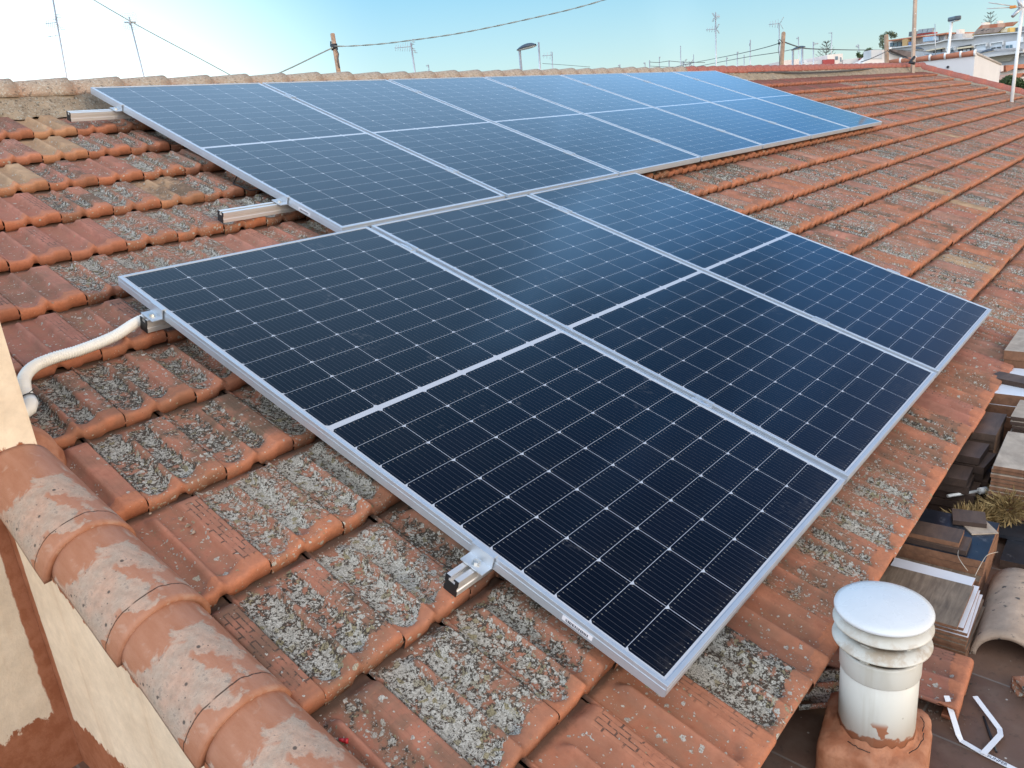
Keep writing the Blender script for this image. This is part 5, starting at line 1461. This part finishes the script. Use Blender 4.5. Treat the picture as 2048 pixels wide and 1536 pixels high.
# stucco gable beside the timber posts
f = Facade((1720, 126, 27), (1830, 118, 27))
g = empty('stucco_house'); tag(g, 'pale stucco gable with a dark tile edge behind the round timber post', 'house')
b = MB(); f.quad(b, [(1722, 128), (1742, 118), (1765, 100), (1783, 100), (1826, 119), (1826, 150), (1722, 150)], 0, 1.0); fix(b.build('gable_wall', M_WARM, g))
b = MB(); f.quad(b, [(1742.5, 100), (1764, 99.5), (1764, 117), (1742.5, 117.5)], .02, .6); fix(b.build('upper_wall', M_LGREY, g))
b = MB(); f.quad(b, [(1781, 98), (1823, 103), (1826, 118.5), (1822, 117), (1784, 101)], .25, 1.6); fix(b.build('roof', simple('dark_roof_tiles', (0.13, 0.10, 0.09), .9, var=.4, scale=6), g))
b = MB(); f.rect(b, 1779.5, 94.5, 1783, 99.5, .05, .3); b.build('lamp_box', M_TRIM, g)

# low houses along the street beyond the ridge
def block(name, f, P, depth, mat, lab, wins=(), cat='house', off=0.0):
    o = empty(name); tag(o, lab, cat)
    b = MB(); f.quad(b, P, off, depth); fix(b.build('wall', mat, o))
    for (x0, y0, x1, y1) in wins:
        b = MB(); f.rect(b, x0, y0, x1, y1, off + .03, .15); b.build('window', M_GLS, o)
    return o
f = Facade((1560, 130, 44), (1745, 120, 44))
block('low_house', f, [(1567, 121), (1598, 118), (1598, 140), (1567, 140)], 5, M_W2, 'low pale house behind the oval street lamp')
block('low_house', f, [(1598.3, 128), (1640, 120.5), (1646, 120), (1646, 140), (1598.3, 140)], 4, M_LGREY, 'long grey wall house right of the oval street lamp')
block('low_house', f, [(1646.3, 119.5), (1669, 118.5), (1669, 140), (1646.3, 140)], 4, M_REDW, 'house with a dark red wall under the star shaped pine', off=.15)
block('low_house', f, [(1655, 109.5), (1685.5, 107), (1685.5, 130), (1669.3, 130), (1669.3, 118.2), (1655, 118.6)], 5, M_WARM, 'cream house with two small windows right of the star shaped pine', [(1671, 112.5, 1676, 119.5), (1681, 114.5, 1683, 123)], off=-.1)
block('low_house', f, [(1686, 119.5), (1719.5, 115.3), (1719.5, 135), (1686, 135)], 5, M_LGREY, 'low grey house between cream house and red parapet')
block('low_house', f, [(1720, 117), (1741, 113.8), (1741, 122), (1720, 126)], 4, M_REDW, 'low dark red parapet left of the stucco gable', off=.2)
block('low_house', f, [(1608, 120), (1614, 119.5), (1614, 127), (1608, 127.5)], 1.0, M_W1, 'small white chimney block on the long grey wall house', cat='chimney', off=-.5)
f = Facade((1460, 136, 60), (1600, 128, 60))
block('low_house', f, [(1471, 131.5), (1500, 130.5), (1500, 140), (1471, 140)], 5, M_W1, 'tiny white house on the skyline left of the timber pole')
f = Facade((1205, 142, 55), (1270, 140, 55))
o = block('red_roof_house', f, [(1214, 141), (1252, 141), (1252, 150), (1214, 150)], 6, M_W2, 'tiny far house with a red roof just over the ridge')
b = MB(); f.quad(b, [(1211, 142.5), (1223, 137.5), (1243, 136.8), (1256, 141)], .4, 7); fix(b.build('roof', M_TILEFAR, o))

# long grey apartment block on the right
f = Facade((1778, 100, 66), (2060, 66, 58))
ap = empty('apartment_block'); tag(ap, 'long grey apartment block with white framed windows on the right skyline', 'building')
b = MB(); f.quad(b, [(1778, 97), (1870, 86), (1890, 80.5), (1945, 77), (1948, 72), (2110, 58), (2110, 175), (1778, 175)], 0, 9); fix(b.build('facade', M_GREYF, ap))
b = MB(); f.quad(b, [(1778, 95.5), (1870, 84.7), (1890, 79.2), (1945, 75.8), (1948, 70.8), (2110, 56.5), (2110, 58.6), (1948, 72.9), (1945, 77.9), (1890, 81.3), (1870, 86.8), (1778, 97.6)], .25, .6); fix(b.build('coping', M_LGREY, ap))
b = MB(); f.quad(b, [(1778, 80), (1845, 71.5), (1890, 68), (1890, 81), (1870, 85.5), (1778, 96)], -1.5, 7); fix(b.build('penthouse', M_WARM, ap))
b = MB(); f.quad(b, [(1774, 80.5), (1845, 71), (1845, 73.5), (1774, 83)], -.6, 8); f.quad(b, [(1855, 71), (1893, 65), (1893, 68), (1855, 73.5)], -.6, 8); fix(b.build('penthouse_roof', M_TILEFAR, ap))
b = MB(); f.quad(b, [(1904, 68.5), (1925, 67), (1925, 78), (1904, 79.5)], -2.0, 5); fix(b.build('rooftop_room', M_LGREY, ap))
b = MB(); f.quad(b, [(1912.5, 59), (1918, 58.6), (1918, 68), (1912.5, 68.3)], -2.2, 1); fix(b.build('chimney', M_WARM, ap))
b = MB(); f.quad(b, [(1804.5, 80), (1810, 77.5), (1815.5, 80), (1814.5, 99), (1805, 100)], -.3, 1.2); fix(b.build('chimney', simple('ochre_chimney', (.42, .27, .12), .9), ap))
b = MB(); f.quad(b, [(1846, 74.5), (1866, 72.5), (1866, 81), (1846, 83.5)], .1, 1); fix(b.build('blue_tarpaulin', simple('blue_cloth', (.30, .40, .50), .7, var=.2), ap))
b = MB(); f.quad(b, [(1817, 84), (1824, 83), (1824, 91.5), (1817, 92.5)], .1, .5); fix(b.build('blue_tarpaulin', simple('deep_blue_cloth', (.10, .16, .30), .7), ap))
for x0 in (1780, 1788, 1796): 
    b = MB(); f.rect(b, x0, 85.5 - (x0 - 1780) * .09, x0 + 6.5, 93.5, -1.4, .2, slope=-.08); fix(b.build('window', M_GLS, ap))
for x0 in (1868, 1873.5, 1879, 1884.5):
    b = MB(); f.rect(b, x0, 75 - (x0 - 1868) * .14, x0 + 4.6, 82.5, -1.4, .2, slope=-.1); fix(b.build('window', M_SHUT, ap))
for k in range(3):
    x0 = 1834 + k * 10.2
    b = MB(); f.quad(b, [(x0 + 2.5, 59.2 - k * 1.2), (x0 + 11.5, 58 - k * 1.2), (x0 + 9.5, 66.2 - k * 1.2), (x0, 67.6 - k * 1.2)], -2.2, .3); fix(b.build('solar_collector', simple('collector_grey', (.24, .27, .29), .3), ap))
    b = MB(); f.quad(b, [(x0, 67.8 - k * 1.2), (x0 + 9.5, 66.5 - k * 1.2), (x0 + 9.5, 69.5 - k * 1.2), (x0, 71 - k * 1.2)], -2.3, 1); fix(b.build('collector_base', M_REDW, ap))
b = MB(); f.quad(b, [(1818, 64), (1825.5, 62.5), (1825.5, 72), (1817, 73)], -2.2, 1.5); fix(b.build('solar_collector', simple('collector_dark', (.09, .10, .11), .5), ap))
def win(x0, y0, x1, y1, sl, frame=True, glass=M_GLS, mull=1):
    if frame:
        b = MB(); w_ = 1.1
        for q in ((x0 - 1.4, y0 - 1.8, x1 + 1.4, y0 - .3), ): f.rect(b, *q, .30, .5, slope=sl)
        f.rect(b, x0 - 1.4, y0 - .3, x0 - .2, y0 + 5.5, .30, .5); f.rect(b, x1 + .2, y0 - .3 + sl * (x1 - x0), x1 + 1.4, y0 + 5.5 + sl * (x1 - x0), .30, .5)
        fr = fix(b.build('window_frame', M_TRIM, ap))
    else: fr = ap
    b = MB(); f.rect(b, x0, y0, x1, y1, .06, .2, slope=sl); fix(b.build('window', glass, fr))
win(1949, 91, 1971, 104, -.16, True, M_SHUT); win(1981, 87.5, 2004, 101, -.16, True, M_SHUT); win(2011, 84, 2040, 98, -.13, False, M_SHUT)
win(1893, 97, 1907, 108, -.12, True, M_SHUT); win(1901.5, 99, 1907, 107, 0, False, M_GLS)
for x0, y0, x1, y1 in ((1982.5, 95.5, 1991, 97.6), (1993, 94.2, 2002, 96.3), (1982.5, 99, 1991, 101), (1993, 97.7, 2002, 99.8)):
    b = MB(); f.rect(b, x0, y0, x1, y1, .12, .2, slope=-.12); fix(b.build('window', M_DK, ap))
for x0, y0 in ((2011.5, 91), (2019, 90)):
    b = MB(); f.rect(b, x0, y0, x0 + 5.5, y0 + 6.5, .12, .2, slope=-.12); fix(b.build('window', M_GLS, ap))
b = MB(); f.quad(b, [(1916, 93.5), (1942.5, 88.5), (1942.5, 105), (1916, 106)], .05, .2); fix(b.build('balcony_opening', M_DK, ap))
b = MB(); f.quad(b, [(1913.5, 95.5), (1942, 91.5), (1942, 95), (1913.5, 98.5)], .7, .8); fix(b.build('awning', M_AWN, ap))
b = MB(); f.quad(b, [(1926, 99.5), (1932, 98.8), (1932, 104.5), (1926, 105)], .15, .2); f.quad(b, [(1934, 98.4), (1939, 97.8), (1939, 104), (1934, 104.3)], .15, .2); fix(b.build('balcony_glass', M_SHUT, ap))
b = MB(); f.quad(b, [(1866, 100), (1884, 97), (1884, 108), (1866, 109)], .05, .2); fix(b.build('balcony_opening', M_DK, ap))
b = MB(); f.quad(b, [(1873.5, 100), (1881, 98.8), (1881, 107), (1873.5, 107.8)], .12, .2); fix(b.build('window', M_GLS, ap))
b = MB(); f.quad(b, [(1852, 100.5), (1884, 95.4), (1884, 97), (1852, 103)], .6, .8); fix(b.build('awning', M_AWN, ap))
b = MB(); f.quad(b, [(1958, 112), (2046, 99), (2046, 105), (1958, 116.5)], 1.2, 1.4); fix(b.build('terrace_slab', M_LGREY, ap))
b = MB(); f.quad(b, [(1960, 116), (2036, 106), (2020, 122), (1990, 124)], .3, .5); fix(b.build('lower_storey', plaster('beige_render', (.42, .38, .31)), ap))
b = MB(); f.quad(b, [(2040, 74), (2046, 73.5), (2046, 84), (2040, 84.5)], .2, .3); f.quad(b, [(2041.5, 108), (2046, 107.5), (2046, 112), (2041.5, 112.5)], .2, .3); fix(b.build('window', M_TRIM, ap))
b = MB()
for yy in (105.5, 108):
    b.tube([f.pt(1850, yy + 3, 1.3), f.pt(2046, yy - 9.5, 1.3)], .05, 5)
b.build('railing', M_GREYW, ap)
# red striped pitched roof pavilion on top
rp_ = empty('rooftop_pavilion'); tag(rp_, 'yellow edged rooftop pavilion with a striped red roof on the apartment block', 'pavilion')
b = MB(); f.quad(b, [(1962, 50.5), (2033, 43), (2022, 52.5), (1955, 57.5)], -2.4, .4); fix(b.build('roof', M_CLAYR, rp_))
b = MB(); f.quad(b, [(1955, 57.5), (2008, 53.6), (1996, 64.5), (1944.5, 69.5)], -1.2, .4); fix(b.build('lower_roof', simple('brown_tiles', (.27, .20, .16), .9, var=.3, scale=5), rp_))
b = MB(); f.quad(b, [(1944.5, 68.5), (1996, 63.3), (2020, 55), (2020, 64), (1944.5, 72)], -1.5, 3); fix(b.build('yellow_wall', M_YEL, rp_))
b = MB(); f.quad(b, [(2001, 57.5), (2014, 56.3), (2014, 63.5), (2001, 64.7)], -1.4, .2); fix(b.build('pale_panel', M_AWN, rp_))
b = MB(); f.quad(b, [(1960, 62), (1966, 59.2), (1969, 59), (1963, 62.2)], -.75, .1); f.quad(b, [(1970, 61), (1976, 58.5), (1979, 58.2), (1973, 61)], -.75, .1); fix(b.build('skylight', M_DK, rp_))
b = MB(); f.quad(b, [(1963, 45.5), (1969, 45), (1969, 51), (1963, 51.6)], -2.5, 1); fix(b.build('chimney', M_WARM, rp_))
b = MB(); f.quad(b, [(1994, 42), (1998, 41.6), (1998, 48), (1994, 48.4)], -2.9, .8); fix(b.build('chimney', M_WARM, rp_))
b = MB(); f.quad(b, [(2022, 58), (2044, 53), (2044, 64), (2022, 66)], -2.5, 3); fix(b.build('dark_roof', simple('slate_blue', (.10, .13, .17), .6), rp_))

# houses with orange roofs below the apartments at the right edge
f = Facade((2000, 150, 33), (2060, 146, 33))
h = empty('orange_roof_house'); tag(h, 'white house with an orange tiled roof beside the slanting white mast', 'house')
b = MB(); f.quad(b, [(1996, 141), (2062, 138), (2062, 180), (1996, 180)], 0, 6); fix(b.build('wall', M_W1, h))
b = MB(); f.quad(b, [(2011, 130.5), (2062, 127), (2062, 137), (2034, 135.5), (2013, 143.5)], .4, 5); fix(b.build('roof', M_TILEFAR, h))
b = MB(); f.quad(b, [(2001, 131), (2007, 130.6), (2007, 142.5), (2001, 143.5)], .45, .8); fix(b.build('side_wall', M_W2, h))
f = Facade((2000, 165, 27), (2060, 160, 27))
h = empty('dark_tile_house'); tag(h, 'low house with a brown striped tile roof behind the green bush at the right edge', 'house')
b = MB(); f.quad(b, [(2001, 156), (2062, 150), (2062, 190), (2001, 190)], -.5, 4); fix(b.build('wall', M_WARM, h))
b = MB(); f.quad(b, [(2019, 148), (2050, 145.5), (2062, 146), (2062, 152), (2046, 148), (2038, 158), (2006, 160)], .2, 3); fix(b.build('roof', M_CLAYR, h))

# ------------------------------------------------------------------ trees
t = NT('leaf_green'); co = t.obj(); a_ = t.sep(t.attr('trnd')['Vector'])[0]
t.set(Base_Color=t.mix(a_, (0.030, 0.055, 0.018), (0.085, 0.125, 0.040)), Roughness=.7); M_LEAF = t.mat
t = NT('pine_green'); a_ = t.sep(t.attr('trnd')['Vector'])[0]
t.set(Base_Color=t.mix(a_, (0.07, 0.085, 0.07), (0.16, 0.17, 0.14)), Roughness=.8); M_PINE = t.mat
t = NT('olive_green'); a_ = t.sep(t.attr('trnd')['Vector'])[0]
t.set(Base_Color=t.mix(a_, (0.055, 0.075, 0.038), (0.15, 0.165, 0.09)), Roughness=.8); M_OLIVE = t.mat
M_BARK = simple('bark', (0.10, 0.075, 0.055), 0.9, var=.3)
def leafmesh(name, cards, mat, parent):
    vs, fs, at_ = [], [], []
    for p, d_, n_, l, w_ in cards:
        s_ = d_.cross(n_).normalized() * w_; b0 = len(vs); vs += [p, p + d_ * l * .5 + s_, p + d_ * l, p + d_ * l * .5 - s_]; fs.append((b0, b0 + 1, b0 + 2, b0 + 3)); q = rnd.random(); at_ += [(q, 0, 0)] * 4
    me = bpy.data.meshes.new(name); me.from_pydata(vs, [], fs); a_ = me.attributes.new('trnd', 'FLOAT_VECTOR', 'POINT'); a_.data.foreach_set('vector', np.array(at_, 'f4').ravel()); me.materials.append(mat)
    o = bpy.data.objects.new(name, me); COL.objects.link(o); o.parent = parent; return o
def rv(): return Vector((rnd.gauss(0, 1), rnd.gauss(0, 1), rnd.gauss(0, 1))).normalized()
def bushy(name, blobs, d, lab, mat, n, lpx, trunk=None, cat='tree'):
    o = empty(name); tag(o, lab, cat); cards = []
    for i in range(n):
        x, y, rx, ry = blobs[rnd.randrange(len(blobs))]
        v_ = rv() * (rnd.random() ** .4)
        p = at_d(x, y, d) + Vector((v_.x * px(rx, d), v_.y * px(rx, d), v_.z * px(ry, d)))
        cards.append((p, (rv() + Vector((0, 0, .3))).normalized(), rv(), px(lpx, d) * rnd.uniform(.6, 1.3), px(lpx, d) * .28))
    leafmesh('crown', cards, mat, o)
    if trunk:
        b = MB(); b.tube([at_d(*trunk[1], d) - Vector((0, 0, 1)), at_d(*trunk[0], d)], [px(2, d), px(1, d)], 7); b.build('trunk', M_BARK, o)
    return o
def araucaria(top, bot, d, wpx, lab, levels):
    o = empty('star_pine'); tag(o, lab, 'tree', None)
    T, B = at_d(*top, d), at_d(*bot, d); H = (T - B).length; R = px(wpx, d) / 2
    b = MB(); b.tube([B - Vector((0, 0, 3)), T], [R * .10, R * .02], 8); b.build('trunk', M_BARK, o)
    b = MB(); cards = []
    for k in range(levels):
        q = k / (levels - 1); c_ = B.lerp(T, .08 + .9 * q); L = R * (1.0 - .62 * q) * rnd.uniform(.9, 1.1)
        for m_ in range(6):
            a = 2 * PI * (m_ + .35 * k) / 6; h_ = Vector((math.cos(a), math.sin(a), 0))
            P = [c_ + h_ * L * s_ + Vector((0, 0, L * (.18 * s_ + .42 * s_ * s_))) for s_ in (0, .33, .66, 1)]
            b.tube(P, [R * .022, R * .016, R * .012, R * .006], 5)
            for j_ in range(26):
                s_ = rnd.uniform(.25, 1.0); p = c_ + h_ * L * s_ + Vector((0, 0, L * (.18 * s_ + .42 * s_ * s_)))
                cards.append((p, (rv() * .7 + h_ * .5 + Vector((0, 0, .7))).normalized(), rv(), R * .13 * rnd.uniform(.6, 1.2), R * .018))
    b.build('branches', M_BARK, o); leafmesh('crown', cards, M_PINE, o); return o
araucaria((1653.5, 86), (1651, 122), 58, 36, 'star shaped pine with upturned tiers behind the dark red wall', 6)
araucaria((1981, 28), (1979, 56), 78, 32, 'star shaped pine sticking up over the striped red pavilion roof', 4)
bushy('olive_tree', [(1767, 74, 8, 6), (1787, 71, 7, 6), (1778, 68, 9, 5), (1763, 86, 5, 9), (1770, 95, 6, 5)], 38, 'thin grey green tree around the round timber post', M_OLIVE, 900, 3.2, ((1775, 74), (1772, 110)))
bushy('palm_tree', [(1737, 101, 6, 4), (1733, 106, 4, 3), (1741, 107, 4, 4)], 44, 'dark palm like tree left of the stucco gable', M_LEAF, 420, 4.0, ((1738, 104), (1738, 122)))
bushy('shrub', [(1720, 114, 7, 4), (1727, 112, 6, 4), (1716, 109, 3, 4)], 44, 'low green shrub left of the dark palm like tree', M_LEAF, 420, 3.0, None, 'shrub')
bushy('shrub', [(2010, 166, 12, 8), (2024, 164, 12, 9), (2036, 166, 10, 9), (2018, 158, 10, 6), (2045, 172, 10, 8)], 22, 'dense bright green bush below the slanting white mast', M_LEAF, 5200, 3.6, None, 'shrub')
